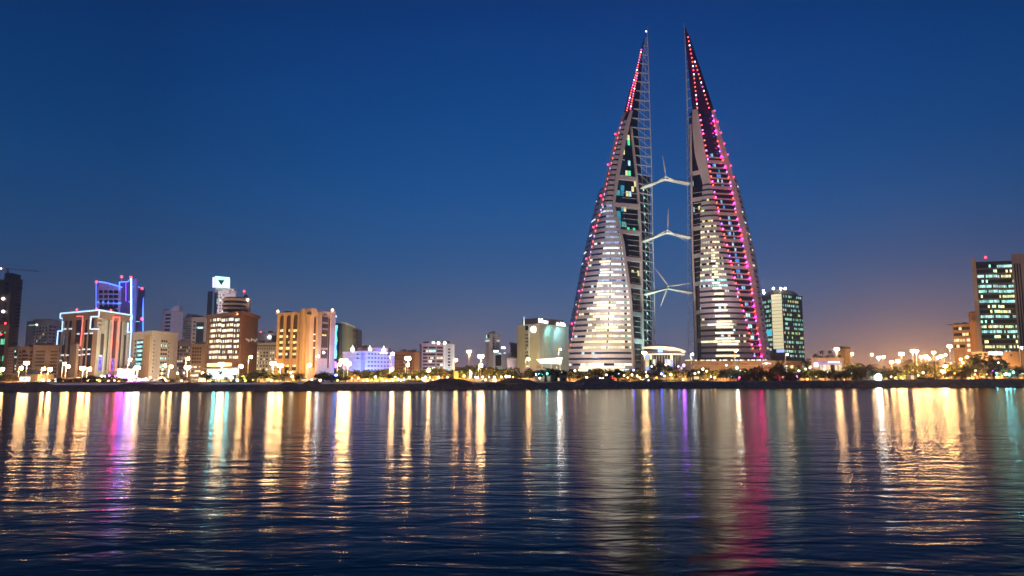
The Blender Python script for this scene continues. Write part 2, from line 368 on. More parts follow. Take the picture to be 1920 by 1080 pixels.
def make_bank():
    b = MB(); n = 1660; prof = ((-1.5, 0), (0, .0), (1.2, .35), (2.6, .7), (4.2, .95), (5.5, 1.0), (7.5, .97), (11, .9)); rows = [[] for _ in prof]
    for k in range(n+1):
        px = -700+2*k; Y0 = shore(px)
        zc_ = zt(lerp(CREST, px), Y0+5)
        for j, (dy, f) in enumerate(prof):
            e = .8*mnoise.noise(Vector((px*.07, dy*.9, 3))) + .6*mnoise.noise(Vector((px*.23, dy*2, 9))) + .5*mnoise.noise(Vector((px*.47, dy*3, 5)))
            z = (zc_*f if f < .9 else zc_*f) + (e*.34 if j in (2, 3, 4) else e*.13 if j > 4 else 0)
            if j == 0: z = -1
            if j == len(prof)-1: z = min(zc_, GZ)-.4
            rows[j].append((gx(px, Y0+dy), Y0+dy+(e*.5 if j in (1, 2, 3) else 0), z))
    for r0, r1 in zip(rows, rows[1:]):
        for k in range(n): b.poly([r0[k], r0[k+1], r1[k+1], r1[k]])
    tag(b.build('rubble_bank', rock_m), kind='structure')
make_bank()
soil_m = mat('dark_soil', (.34, .19, .13), .95, .4, .4)
def mound(x0, x1, top, dY, seed, peak=.5):
    xc = (x0+x1)/2; Y = shore(xc)+dY; X0, X1 = gx(x0, Y), gx(x1, Y); H = zt(top, Y)-1.2; b = MB(); nx, ny = 36, 12; dep = max(7, (X1-X0)*.4); g = []
    for j in range(ny+1):
        row = []
        for i in range(nx+1):
            u, v = i/nx, j/ny*2-1; a = (u/peak/2 if u < peak else .5+(u-peak)/(1-peak)/2)
            h = max(0, math.sin(math.pi*a))**.55*max(0, 1-v*v)**.7
            e = mnoise.noise(Vector((u*7, v*3, seed)))*.12 + mnoise.noise(Vector((u*19, v*7, seed)))*.06
            row.append((X0+(X1-X0)*u, Y+v*dep/2, 1.2+H*h*(1+e)))
        g.append(row)
    for j in range(ny):
        for i in range(nx): b.poly([g[j][i], g[j][i+1], g[j+1][i+1], g[j+1][i]])
    tag(b.build('soil_mound', soil_m), kind='structure')
for k, a in enumerate([(796, 890, 709.2, 7, .5), (925, 1012, 709, 9, .42), (898, 950, 716, 5, .5), (1072, 1166, 708, 10, .4), (524, 562, 716.5, 8, .5), (568, 604, 713.2, 9, .45), (232, 296, 717.6, 9, .35), (330, 380, 717.6, 9, .5), (30, 100, 716.5, 9, .4)]):
    mound(a[0], a[1], a[2], a[3], k*3.1, a[4])
# promenade road behind the bank, with a pale kerb
def ribbon(name, dy0, dy1, z0, z1, m, kind='structure'):
    b = MB(); pxs = list(range(-400, 2321, 40))
    for p, q in zip(pxs, pxs[1:]):
        A, B_ = [(gx(p, shore(p)+d), shore(p)+d) for d in (dy0, dy1)]; C, D = [(gx(q, shore(q)+d), shore(q)+d) for d in (dy0, dy1)]
        b.hexa([(*A, z0), (*C, z0), (*D, z0), (*B_, z0)], [(*A, z1), (*C, z1), (*D, z1), (*B_, z1)])
    tag(b.build(name, m), kind=kind)
ribbon('road', 34, 46, GZ-.2, GZ+.004, mat('asphalt', (.05, .05, .052), .85, .3, .3))
ribbon('pavement', 26, 34, GZ-.2, GZ+.13, mat('pavement_slabs', (.36, .3, .24), .85, .2, .3))

# ================================================================== THE TWO SAIL TOWERS
class Edge:
    """one line of the tower: pixel path in the photo, with its own depth, tapering to the tip"""
    def __init__(s, pts, Yb, Yt):
        s.tab = []
        for py, px in sorted(pts):
            f = min(1, max(0, (700-py)/(700-48))); Y = Yb+(Yt-Yb)*f; p = at(px, py, Y); s.tab.append((p.z, p.x, p.y))
        s.tab.sort()
    def __call__(s, z):
        t = s.tab
        if z <= t[0][0]: a, b = t[0], t[1]
        elif z >= t[-1][0]: a, b = t[-2], t[-1]
        else: a, b = next((a, b) for a, b in zip(t, t[1:]) if z <= b[0])
        k = (z-a[0])/(b[0]-a[0]); return Vector((a[1]+(b[1]-a[1])*k, a[2]+(b[2]-a[2])*k))
def face_pts(eL, eR, z, bulge, out, n=8):
    p, q = eL(z), eR(z); d = q-p; nn = Vector((d.y, -d.x)).normalized() if d.length > 1e-4 else Vector((0, -1))
    if nn.y > 0 and abs(d.x) > abs(d.y): nn = -nn
    return [Vector((*(p+d*(k/n)+nn*(out+bulge*4*(k/n)*(1-k/n))), z)) for k in range(n+1)]
def panel(eL, eR, zs, bulge, out, th, n=8, u0=0, u1=1):
    """curved slab following the face between two edges through the heights zs"""
    b = MB(); rows = []
    for z in zs:
        bg_ = bulge(z) if callable(bulge) else bulge
        f = face_pts(eL, eR, z, bg_, out, 24); i = face_pts(eL, eR, z, bg_, out-th, 24)
        sel = lambda L_: [L_[min(23, int((u0+(u1-u0)*k/n)*24))].lerp(L_[min(24, min(23, int((u0+(u1-u0)*k/n)*24))+1)], (u0+(u1-u0)*k/n)*24-min(23, int((u0+(u1-u0)*k/n)*24))) for k in range(n+1)]
        rows.append((sel(f), sel(i)))
    for (f0, i0), (f1, i1) in zip(rows, rows[1:]):
        for k in range(n):
            b.poly([f0[k], f0[k+1], f1[k+1], f1[k]]); b.poly([i0[k+1], i0[k], i1[k], i1[k+1]])
        b.poly([i0[0], f0[0], f1[0], i1[0]]); b.poly([f0[n], i0[n], i1[n], f1[n]])
    f, i = rows[-1]
    for k in range(n): b.poly([f[k], f[k+1], i[k+1], i[k]])
    f, i = rows[0]
    for k in range(n): b.poly([i[k], i[k+1], f[k+1], f[k]])
    return b
def bar(e, zs, w, dep, off=0.0):
    b = MB(); rings = []
    for z in zs:
        p = e(z); ww = w(z) if callable(w) else w
        rings.append([(p.x+off-ww/2, p.y-dep/2, z), (p.x+off+ww/2, p.y-dep/2, z), (p.x+off+ww/2, p.y+dep/2, z), (p.x+off-ww/2, p.y+dep/2, z)])
    for a, c in zip(rings, rings[1:]): b.hexa(a, c)
    return b
sail_white = mat('sail_concrete', (.66, .6, .6), .65, .1, .05)
sail_band = mat('sail_spandrel', (.68, .66, .70), .6, .12, .08)
steel = mat('pale_steel', (.7, .74, .74), .4, .08, metal=0)
lattice_glass = mat('spine_glass', (.01, .035, .05), .05, .1)
cap_glass = mat('red_tinted_spire_glass', (.05, .008, .03), .2, .3, .2)
led = [emit('orange_red_led', (1, .075, .03), 9), emit('pink_led', (1, .03, .16), 38), emit('violet_led', (.42, .12, 1), 9), emit('magenta_led', (1, .007, .2), 105), emit('white_led', (.8, .8, 1), 9)]
ledL = [emit('soft_orange_red_led', (1, .12, .06), 3.5), emit('soft_pink_led', (1, .16, .28), 3), emit('soft_violet_led', (.6, .3, 1), 2.5), emit('soft_magenta_led', (1, .04, .18), 5), emit('soft_white_led', (.85, .75, 1), 5)]
win_dk2 = lit('bronze_dark_glass', [COOL, WARM2], .9, .12, cell=2.0, base=(.20, .15, .14), metal=.7, rough=.18)
bar_lit = emit('cream_light_strip', (1, .83, .5), 2.6, False)
FH = 3.6
win_hi = lit('pale_blue_lit_glass', [(.42, .55, 1), (.5, .66, 1), (.6, .78, 1)], .62, 1.1, cell=3, mull=.02, amb=.35)
win_mid = lit('white_lit_glass', [WHT, (.8, .92, 1), (.9, 1, .85)], 1.25, 1.0, cell=2.6, mull=.04, amb=.35)
win_low = lit('cream_lit_glass', [(1, .86, .5), (1, .92, .6), (.95, .95, .6)], 1.5, .95, cell=2.6, mull=.04, amb=.25)
win_r = lit('yellowish_lit_glass', [(1, .92, .5), (.9, 1, .62), WARM2], 1.35, .66, cell=1.3)
win_rc = lit('cyan_lit_glass', [COOL, TEAL, COOL], 1.8, .8, cell=1.3)
win_dk = lit('dark_lit_glass', [COOL, WHT], 1.0, .10, cell=2.0, base=(.12, .16, .30), metal=.75, rough=.16)
win_ground = lit('shop_lit_glass', [WHT, COOL, WARM2], 2.6, .7, cell=1.6)
win_blue = lit('blue_shaft_glass', [(.1, .35, 1), (.3, .7, 1), (.6, .8, 1)], .8, .35, cell=1.5, base=(.008, .012, .05))
atrium_m = lit('atrium_glass', [(.1, 1, .45), (1, .9, .4), (.5, .9, 1)], .9, .13, cell=2, rowh=3.6, base=(.008, .01, .01))
atrium_cy = lit('atrium_cyan_glass', [(.05, .5, .7), (.1, .6, .7), (.3, .9, .8)], .5, .5, cell=4, rowh=3.6, base=(.01, .05, .07))
green_bay = lit('green_bay_glass', [(.05, .8, .3), (.1, .6, .4)], .7, .8, cell=1)
def zrow(py, Y): return zt(py, Y)
def frange(a, b, n): return [a+(b-a)*k/n for k in range(n+1)]

def tower_left():
    T = 482
    E = Edge([(690, 1228), (650, 1228), (560, 1227), (450, 1224), (330, 1222), (230, 1219), (130, 1216), (56, 1213.5)], 488, T)
    D = Edge([(690, 1207), (450, 1203), (385, 1199.5), (332, 1195), (232, 1184), (209, 1187), (152, 1195.5), (97, 1204), (62, 1211)], 474, T)
    Dl = Edge([(690, 1204), (450, 1200.5), (385, 1197), (332, 1192.5), (238, 1183), (209, 1182)], 473, T)
    C = Edge([(690, 1190), (560, 1184), (450, 1169), (385, 1152), (330, 1161), (291, 1168), (232, 1181), (209, 1186)], 462, T)
    Lg = Edge([(690, 1186), (560, 1179.5), (450, 1164), (385, 1148), (330, 1153.5), (291, 1161), (232, 1172.5), (209, 1181)], 461, T)
    Bf = Edge([(690, 1062), (580, 1085), (480, 1107.5), (425, 1119.5), (387, 1130), (334, 1141), (291, 1152), (232, 1166), (211, 1173)], 470, T)
    Bb = Edge([(690, 1056.5), (580, 1079.5), (480, 1102), (425, 1114), (375, 1126), (348, 1133), (311, 1141), (271, 1149.5), (250, 1156), (211, 1169)], 476, T)
    A = Edge([(690, 1051), (580, 1075), (480, 1094), (446, 1102), (377, 1118), (357, 1124)], 500, T)
    Rt = Edge([(213, 1169.5), (172, 1180), (138, 1190.5), (85, 1203.5), (58, 1212.5)], 476, T)
    base = E(GZ)*.5+Bf(GZ)*.5
    t = thing('sail_tower', (base.x, base.y, GZ), 'left of the twin sail-shaped towers, narrow red-lit edge turned to the viewer', 'tower')
    zA, zTop, zTip = zrow(357, 498), zrow(209, 478), zrow(60, 482)
    zM = zrow(385, 470)
    bul = lambda z: 6*max(0, 1-z/zTop)**.7
    # solid behind the facade so that nothing shows through
    b = MB(); rings = []
    for z in frange(GZ-.5, zTop, 20):
        pts = [Bb(z), Bf(z)+Vector((.5, .9))] + [Vector(p[:2]) for p in face_pts(Bf, C, z, bul(z), -1.4, 6)[1:-1]] + [C(z)+Vector((0, 1.3)), Dl(z)+Vector((0, 1.5)), D(z)+Vector((-.5, 5)), (E(z)+Bb(z))*.5+Vector((0, 8*(1-z/300)))]
        rings.append([(p.x, p.y, z) for p in pts])
    for a, c in zip(rings, rings[1:]):
        n = len(a)
        for k in range(n): b.poly([a[k], a[(k+1) % n], c[(k+1) % n], c[k]])
    b.build('core', dark_glass, t)
    k = 0; z = 6.0
    while z + FH < zTop-2:
        hi = z > zM
        panel(Bf, C if not hi else Lg, [z, z+2.25], bul(z), .35, 1.2, 10).build('spandrel', sail_band, t)
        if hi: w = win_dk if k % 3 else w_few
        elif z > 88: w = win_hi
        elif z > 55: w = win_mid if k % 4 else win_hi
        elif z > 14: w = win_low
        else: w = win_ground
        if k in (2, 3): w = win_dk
        if not hi:
            # dark-sky reflection set in as darker glass at left, lit glass at right
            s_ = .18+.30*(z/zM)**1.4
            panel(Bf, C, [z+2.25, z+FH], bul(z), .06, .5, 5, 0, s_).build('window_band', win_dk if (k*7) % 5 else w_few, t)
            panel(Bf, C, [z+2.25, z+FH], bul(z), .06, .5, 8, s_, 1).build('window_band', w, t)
        else: panel(Bf, Lg, [z+2.25, z+FH], 0, .06, .5, 6).build('window_band', w, t)
        if 3 < k and not hi:            # dark service bays between the lit ribbons
            panel(Bf, C, [z+2.3, z+FH-.05], bul(z), .12, .2, 1, .86, .91).build('dark_bay', green_bay if k % 3 == 0 else dark_glass, t)
            if k < 22: panel(Bf, C, [z+2.3, z+FH-.05], bul(z), .12, .2, 1, .575, .60).build('dark_bay', dark_glass, t)
        if 6 < k < 22 and k % 2 == 0 or k in (0, 1):
            a0 = .30+.1*R.random(); panel(Bf, C, [z+.75, z+1.55], bul(z), .62, .25, 8, a0 if k > 1 else .2, a0+.26+.2*(1-z/88) if k > 1 else .86).build('light_strip', bar_lit, t)
        if z < zA-3:
            panel(A, Bb, [z, z+2.25], .6, .3, 1, 4).build('spandrel', sail_band, t)
            panel(A, Bb, [z+2.25, z+FH], .6, .05, .5, 4).build('window_band', win_dk, t)
        if k > 2:
            for e_, mm in ((Bf, ledL[(0, 2, 0, 1, 0, 0, 2, 1)[k % 8]]),):
                p = e_(z+1.6)*.75+Bb(z+1.6)*.25; q = MB(); s = .5*(1-.3*z/zTop); q.obox((p.x-s, p.y-1.0, z+.7), (2*s, 0, 0), (0, .6, 0), (0, 0, 1.2)); q.build('led_light', mm, t)
            if k % 6 == 3:
                p = Bb(z); q = MB(); q.obox((p.x-.9, p.y-.9, z+.6), (.9, 0, 0), (0, .8, 0), (0, 0, .9)); q.build('edge_light', ledL[3], t)
        k += 1; z += FH
    panel(Bb, Bf, frange(GZ, zTop, 30), 0, .3, .8, 2).build('edge_flange', sail_white, t)
    panel(Lg, C, frange(GZ, zM, 14), 0, .7, 1.4, 2).build('frame_leg', sail_white, t)
    panel(Lg, C, frange(zM+.02, zTop, 12), 0, .7, 1.4, 2).build('frame_leg', sail_white, t)
    Cg = C
    zs = frange(GZ, zrow(236, 478), 20)
    panel(Cg, Dl, zs, 0, -1.0, .4, 4, 0, 1).build('atrium_glass', atrium_m, t)
    panel(Cg, Dl, [z for z in frange(zrow(430, 472), zrow(300, 476), 8)], 0, -.8, .15, 3, .02, .38).build('atrium_glass', atrium_cy, t)
    for py in (333, 385, 436, 487, 538, 590, 640, 686):
        z = zrow(py, 474); panel(Cg, Dl, [z-1.35, z+1.35], 0, .5, 1.5, 3).build('cross_beam', sail_white, t)
    # thin floor lines inside the atrium
    for q in range(34):
        z = 8+q*FH
        if z < zrow(250, 476): panel(Cg, Dl, [z, z+.28], 0, -.5, .4, 3, .3, .98).build('floor_slab', steel, t)
    panel(Dl, D, frange(GZ, zrow(236, 478), 20), 0, .7, 2.0, 2).build('column', sail_white, t)
    # open steel spine on the gap side
    zl = [GZ+6.6*q for q in range(int((zTip-GZ)/6.6)+1)]
    b = MB(); bb = MB()
    for z0, z1 in zip(zl, zl[1:]):
        p0, q0, p1, q1 = [Vector((*e_(z_), z_)) for e_, z_ in ((D, z0), (E, z0), (D, z1), (E, z1))]
        b.tube(p0, q0, .4, n=4); b.tube(q0, q1, .42, n=4)
        for f in (.33, .66): bb.tube(p0.lerp(q0, f), p1.lerp(q1, f), .13, n=4)
        bb.tube(p1.lerp(q1, .15), q0, .15, n=4)
        r0, r1 = Vector((p0.x*.7+q0.x*.3+2*0, q0.y+7*(1-z0/zTip), z0)), Vector((p1.x*.7+q1.x*.3, q1.y+7*(1-z1/zTip), z1))
        bb.tube(q0, r0, .15, n=4); bb.tube(r0, r1, .15, n=4)
    b.build('spine_rung', steel, t); bb.build('spine_brace', steel, t)
    panel(D, E, frange(GZ, zrow(330, 485), 14), 0, -2.2, .2, 3).build('spine_glass', lattice_glass, t)
    panel(D, E, frange(zrow(330, 485)+.02, zrow(112, 482), 14), 0, -2.2, .2, 3, 0, .42).build('spine_glass', lattice_glass, t)
    # strings of lights seen inside the spine
    for q in range(22):
        z = 12+q*5.6; p = D(z)*.62+E(z)*.38
        m_ = MB(); m_.box(p.x-.2, p.x+.2, p.y-.4, p.y-.1, z, z+1.4); m_.build('spine_lamp', emit('teal_spine_lamp', (.25, .9, .8), 1.6, False), t)
    # spire
    b = MB(); rings = []
    for z in frange(zTop-1, zTip, 14):
        a, d = Rt(z), D(z); rings.append([(a.x, a.y, z), (d.x*.75+a.x*.25, d.y-1.2, z), (d.x, d.y, z), ((a.x+d.x)/2, max(a.y, d.y)+5*(zTip-z)/(zTip-zTop)+.1, z)])
    for a, c in zip(rings, rings[1:]): b.hexa(a, c)
    b.build('spire', cap_glass, t)
    kk = 0
    for z in frange(zTop+1, zTip-14, 24):
        for e_, f in ((.30, 0), (.78, .5)):
            if z > zrow(140, 480) and f: continue
            zz = z+f*2; a, d = Rt(zz), D(zz); p = a*(1-e_*.8)+d*(e_*.8); m_ = MB(); m_.ball((p.x, p.y-1.7, zz), .5, 6); m_.build('led_light', ledL[(0, 3, 0, 4, 3, 0, 2)[kk % 7]], t); kk += 1
    p = E(zTip); b = MB(); b.tube((p.x, p.y, zTip-3), (p.x+.4, p.y, zrow(50, 482)), .35, .06); b.build('mast', steel, t)
    b = MB(); b.ball((p.x-.8, p.y, zTip+.5), .55); b.build('beacon_light', ledL[4], t)
    # floods in the tower's own builder: warm from the podium, cool up the spine
    spot(t, (gx(1110, 425), 425, 6), (gx(1125, 466), 466, 40), 95e3, (1, .70, .46), 95, .9)
    spot(t, (gx(1150, 432), 432, 8), (gx(1160, 470), 470, 105), 150e3, (.84, .78, .95), 60, .9)
    spot(t, (gx(1216, 462), 462, 6), (gx(1214, 486), 486, 130), 90e3, (.55, 1, .92), 60, .9)
    return t
def tower_right():
    T = 478
    E = Edge([(690, 1303.5), (530, 1299), (430, 1296.5), (330, 1293.5), (230, 1290), (130, 1286.5), (50, 1283.2)], 484, T)
    D = Edge([(690, 1309), (560, 1304.5), (480, 1300.5), (372, 1298.5), (230, 1296.5), (200, 1298), (160, 1293.5), (110, 1288.5), (58, 1284)], 474, T)
    Dl = Edge([(690, 1304.5), (560, 1300.5), (480, 1297.2), (372, 1295), (230, 1293), (200, 1295)], 474.5, T)
    C = Edge([(690, 1316), (555, 1312), (455, 1314), (407, 1313), (344, 1318), (322, 1311), (291, 1303), (245, 1298.5), (200, 1298)], 466, T)
    Bf = Edge([(690, 1418), (662, 1412), (620, 1402), (537, 1379), (435, 1354), (403, 1346), (328, 1330), (199, 1307)], 460, T)
    Bb = Edge([(690, 1431), (662, 1427), (617, 1420), (540, 1410), (435, 1390), (409, 1383), (340, 1370), (285, 1350.5), (203, 1334)], 466, T)
    Fl = Edge([(690, 1438), (650, 1434), (537, 1418), (435, 1399.5), (340, 1377.5), (295, 1365.5), (260, 1354.5), (204, 1338)], 468, T)
    A = Edge([(690, 1446), (670, 1443.5), (560, 1427.5), (480, 1416), (440, 1406), (380, 1392.5), (335, 1379)], 488, T)
    Rt = Edge([(204, 1338), (152, 1321.5), (107, 1306), (65, 1291.5), (52, 1284.5)], 470, T)
    base = E(GZ)*.5+Bf(GZ)*.5
    t = thing('sail_tower', (base.x, base.y, GZ), 'right of the twin sail-shaped towers, its ladder of violet-lit ledges facing the viewer', 'tower')
    zA, zTop, zTip, zM = zrow(337, 486), zrow(203, 472), zrow(54, 478), zrow(344, 470)
    bul = lambda z: 6*max(0, 1-z/zM)**.7
    b = MB(); rings = []
    for z in frange(GZ-.5, zTop, 20):
        pts = [Dl(z)+Vector((.5, 4)), D(z)+Vector((0, 1.6)), C(z)+Vector((0, 1.3))] + [Vector(p[:2]) for p in face_pts(C, Bf, z, bul(z), -1.4, 6)[1:-1]] + [Bf(z)+Vector((0, 1.6)), Bb(z)+Vector((0, 1.6)), Fl(z)+Vector((0, 1.2)), (Fl(z)+Dl(z))*.5+Vector((0, 22*(1-z/230)))]
        rings.append([(p.x, p.y, z) for p in pts])
    for a, c in zip(rings, rings[1:]):
        n = len(a)
        for k in range(n): b.poly([a[k], a[(k+1) % n], c[(k+1) % n], c[k]])
    b.build('core', dark_glass, t)
    k = 0; z = 6.0
    while z + FH < zTop-1:
        if z < zM-2:
            panel(C, Bf, [z, z+2.25], bul(z), .35, 1.2, 10).build('spandrel', sail_band, t)
            w = (win_ground if k < 1 else win_low if k in (5, 8) else win_rc if k == 16 else win_r if 16 < k < 27 else w_few if k % 2 else win_dk2)
            if k == 15: w = win_rc
            panel(C, Bf, [z+2.25, z+FH], bul(z), .06, .5, 8, 0, .78).build('window_band', w, t)
            panel(C, Bf, [z+2.25, z+FH], bul(z), .06, .5, 3, .78, 1).build('window_band', win_dk2, t)
            if 1 <= k <= 22:
                a0 = .24+.06*R.random(); a1 = a0+.50-.012*k
                panel(C, Bf, [z+.75, z+1.55], bul(z), .62, .25, 8, a0+.006*k, a1).build('light_strip', bar_lit, t)
        # ledges across the shaft, a lamp at each end
        if k > 1:
            h = 1.9 if k % 5 == 4 else .75
            if z < zrow(290, 470):
                panel(Bf, Bb, [z, z+h], 0, .25, 1.6, 2).build('shaft_ledge', sail_white, t)
                panel(Bf, Bb, [z+h+.3, z+FH-.4], 0, -1.2, .2, 3, .34, .66).build('window_band', win_blue if k > 11 or k % 2 else win_rc, t)
            ml, mr = led[(0, 0, 1, 2, 0, 1)[k % 6]], led[(1, 0, 2, 3, 0, 3, 2)[k % 7]]
            for e_, f, mm in ((Bf, .06, ml), (Bb, -.06, mr)):
                p = e_(z+h)+(Bb(z+h)-Bf(z+h))*f; q = MB(); q.obox((p.x-.32, p.y-1.0, z+h+.05), (.64, 0, 0), (0, .6, 0), (0, 0, .55)); q.build('led_light', mm, t)
        if z < zA-3:
            panel(Fl, A, [z, z+2.25], .8, .3, 1, 4).build('spandrel', sail_band, t)
            panel(Fl, A, [z+2.25, z+FH], .8, .05, .5, 4).build('window_band', w_few if k % 3 == 1 else win_dk, t)
        k += 1; z += FH
    panel(C, Bf, frange(zM, zTop, 14), 0, .4, 1.2, 4).build('frame_leg', sail_white, t)
    panel(Bb, Fl, frange(GZ, zTop, 30), 0, .3, .9, 2).build('edge_flange', sail_white, t)
    panel(Bf, Bb, frange(GZ, zTop, 24), 0, -1.25, .2, 3).build('shaft_glass', blue_glass, t)
    for z in frange(zrow(330, 470), zTop-1, 6):
        p = Fl(z); q = MB(); q.obox((p.x-.35, p.y-1.1, z), (.7, 0, 0), (0, .6, 0), (0, 0, .7)); q.build('edge_light', ledL[3], t)
    panel(D, C, frange(GZ, zrow(246, 474), 20), 0, -1, .4, 4).build('atrium_glass', atrium_m, t)
    for py in (322, 372, 427, 479, 532, 586, 639, 684):
        z = zrow(py, 472); panel(D, C, [z-1.25, z+1.25], 0, .5, 1.5, 3).build('cross_beam', sail_white, t)
    for q in range(34):
        z = 8+q*FH
        if z < zrow(265, 474): panel(D, C, [z, z+.28], 0, -.5, .4, 3).build('floor_slab', steel, t)
    panel(Dl, D, frange(GZ, zrow(232, 476), 20), 0, .7, 2, 2).build('column', sail_white, t)
    zl = [GZ+6.6*q for q in range(int((zTip-GZ)/6.6)+1)]; b = MB(); bb = MB()
    for z0, z1 in zip(zl, zl[1:]):
        p0, q0, p1, q1 = [Vector((*e_(z_), z_)) for e_, z_ in ((Dl if z0 < zTop-7 else D, z0), (E, z0), (Dl if z1 < zTop-7 else D, z1), (E, z1))]
        r0, r1 = Vector((q0.x+.5, q0.y+22*(1-z0/zTip), z0)), Vector((q1.x+.5, q1.y+22*(1-z1/zTip), z1))
        b.tube(p0, q0, .22, n=4); b.tube(q0, q1, .3, n=4); b.tube(q0, r0, .2, n=4); bb.tube(r0, r1, .2, n=4); bb.tube(q0, r1, .14, n=4)
    b.build('spine_rung', steel, t); bb.build('spine_brace', steel, t)
    panel(E, Dl, frange(GZ, zTop-4, 14), 0, -1.2, .2, 2).build('spine_glass', lattice_glass, t)
    b = MB(); rings = []
    for z in frange(zTop-1, zTip, 14):
        a, d = D(z), Rt(z); rings.append([(a.x, a.y, z), (a.x*.3+d.x*.7, min(a.y, d.y)-1.2, z), (d.x, d.y, z), ((a.x+d.x)/2, max(a.y, d.y)+6*(zTip-z)/(zTip-zTop)+.1, z)])
    for a, c in zip(rings, rings[1:]): b.hexa(a, c)
    b.build('spire', cap_glass, t)
    kk = 0; La = Edge([(200, 1306), (118, 1297.5), (60, 1287)], 468, T); Lb = Edge([(203, 1328), (118, 1302), (100, 1297)], 466, T)
    for z in frange(zTop+1, zrow(72, 478), 17):
        for e_ in (La, Lb):
            if e_ is Lb and z > zrow(112, 476): continue
            p = e_(z); m_ = MB(); m_.ball((p.x, p.y-1.6, z), .5, 6); m_.build('led_light', ledL[(0, 0, 4, 0, 3, 0, 4)[kk % 7]], t); kk += 1
    p = E(zTip); b = MB(); b.tube((p.x, p.y, zTip-3), (p.x-.4, p.y, zrow(42, 478)), .35, .06); b.build('mast', steel, t)
    spot(t, (gx(1345, 425), 425, 6), (gx(1365, 464), 464, 35), 120e3, (1, .58, .34), 95, .9)
    spot(t, (gx(1370, 430), 430, 8), (gx(1350, 468), 468, 110), 130e3, (.95, .70, .78), 60, .9)
    return t
TL, TR = tower_left(), tower_right()
# ---- bridges and their turbines
blade_m = mat('turbine_blade', (.75, .70, .66), .45, .05)
bridge_lit = mat('bridge_underside', (.72, .78, .72), .5, .08)
def bridge(x0, y0, xh, yh, x1, y1, angs, word, yb=473):
    a, h, c = at(x0, y0, yb), at(xh, yh, yb-1.5), at(x1, y1, yb); Z = Vector((0, 0, 1))
    t = thing('skybridge', (h.x, h.y, h.z-2.5), f'{word} of the three pale skybridges between the sail towers', 'bridge', 'skybridges between the towers')
    b = MB(); prof = [(0, .3, 1.6), (.06, 1.4, 3.0), (.2, 1.2, 2.7), (.42, .65, 2.2), (.5, .75, 2.2), (.58, .65, 2.2), (.8, 1.0, 2.6), (.95, 1.25, 2.9), (1, .4, 1.8)]; rings = []
    for f, hh, ww in prof:
        p = (a.lerp(h, f*2) if f < .5 else h.lerp(c, f*2-1)); p = p+Vector((0, 0, -2.5+1.6*(1-abs(2*f-1)) - .4))
        rings.append([p+Vector((0, -ww*math.cos(q), hh*math.sin(q))) for q in [math.radians(x) for x in (0, 60, 120, 180, 240, 300)]])
    for r0, r1 in zip(rings, rings[1:]):
        for k in range(6): b.poly([r0[k], r1[k], r1[(k+1) % 6], r0[(k+1) % 6]])
    b.poly(rings[0]); b.poly(rings[-1][::-1]); b.build('deck', bridge_lit, t, smooth=True)
    b = MB(); tp = [r[1]+Vector((0, .6, .15)) for r in rings]
    line3(b, tp, .12, 4); line3(b, [p+Vector((0, 0, 1.0)) for p in tp], .08, 4)
    for p in tp: b.tube(p, p+Vector((0, 0, 1)), .05, n=4)
    b.build('railing', housing, t)
    spot(t, (h.x-9, h.y-14, h.z-16), (h.x-3, h.y, h.z-2), 9e3, (.85, 1, .8), 100, .9)
    w = thing('wind_turbine', tuple(h), f'three-bladed white wind turbine on the {word} skybridge', 'wind turbine', 'wind turbines on the skybridges')
    b = MB(); b.tube(h+Vector((0, -2.2, 0)), h+Vector((0, 2.4, .2)), .75, .6, 10); b.tube(h+Vector((0, .5, -2.0)), h+Vector((0, .5, 0)), .6, .5, 8); b.build('nacelle', blade_m, w, smooth=False)
    b = MB(); b.tube(h+Vector((0, -4.0, 0)), h+Vector((0, -2.22, 0)), .2, .85, 10); b.build('hub', blade_m, w)
    for an in angs:
        d = Vector((math.cos(math.radians(an)), 0, math.sin(math.radians(an)))); s = Vector((0, 1, 0)).cross(d)
        b = MB(); o = h+Vector((0, -3, 0)); sec = [(.5, .35, .35), (2, .45, .4), (3.6, .95, .3), (8, .7, .2), (14.2, .22, .07)]; rr = []
        for r_, wd, th in sec: p = o+d*r_; rr.append([p-s*wd*.35-Vector((0, th*.3, 0)), p+s*wd*.1-Vector((0, th, 0)), p+s*wd*.75, p+s*wd*.1+Vector((0, th, 0))])
        for q0, q1 in zip(rr, rr[1:]):
            for k in range(4): b.poly([q0[k], q0[(k+1) % 4], q1[(k+1) % 4], q1[k]])
        b.poly(rr[0][::-1]); b.poly(rr[-1]); b.build('blade', blade_m, w, smooth=True)
bridge(1201, 345, 1246.5, 333, 1294, 337, (97, 215, 336), 'topmost')
bridge(1204, 445, 1250, 433, 1295.5, 438, (87, 209, 329), 'middle')
bridge(1207, 544, 1251.5, 537.5, 1298, 541, (126, 8, 248), 'lowest')

# ================================================================== BUILDINGS
tan = mat('tan_stone', (.40, .28, .18), .8); beige = mat('beige_render', (.52, .43, .33), .8); cream = mat('cream_render', (.6, .54, .44), .8)
brownm = mat('brown_cladding', (.20, .095, .05), .7); darkb = mat('dark_brown_cladding', (.11, .065, .055), .6); greyw = mat('grey_render', (.42, .40, .42), .8)
lav = mat('lavender_render', (.36, .33, .38), .8); orange = mat('orange_stone', (.54, .37, .19), .8); redb = mat('reddish_render', (.30, .17, .13), .8)
white = mat('white_paint', (.75, .73, .72), .6); roofdk = mat('dark_roof', (.06, .06, .065), .8); greenw = mat('pale_green_stone', (.5, .5, .42), .75)
bluen = emit('blue_neon', (.05, .16, 1), 4); icen = emit('ice_blue_neon', (.40, .66, 1), 1.5); redn = emit('red_neon', (1, .10, .09), 2.2)
purple_glass = lit('purple_lit_glass', [(.25, .12, 1), (.3, .2, 1), (.2, .1, .8)], 1.5, .9, cell=1.2, rowh=1.6, mull=.15)
PX = lambda a, b: [a, b]
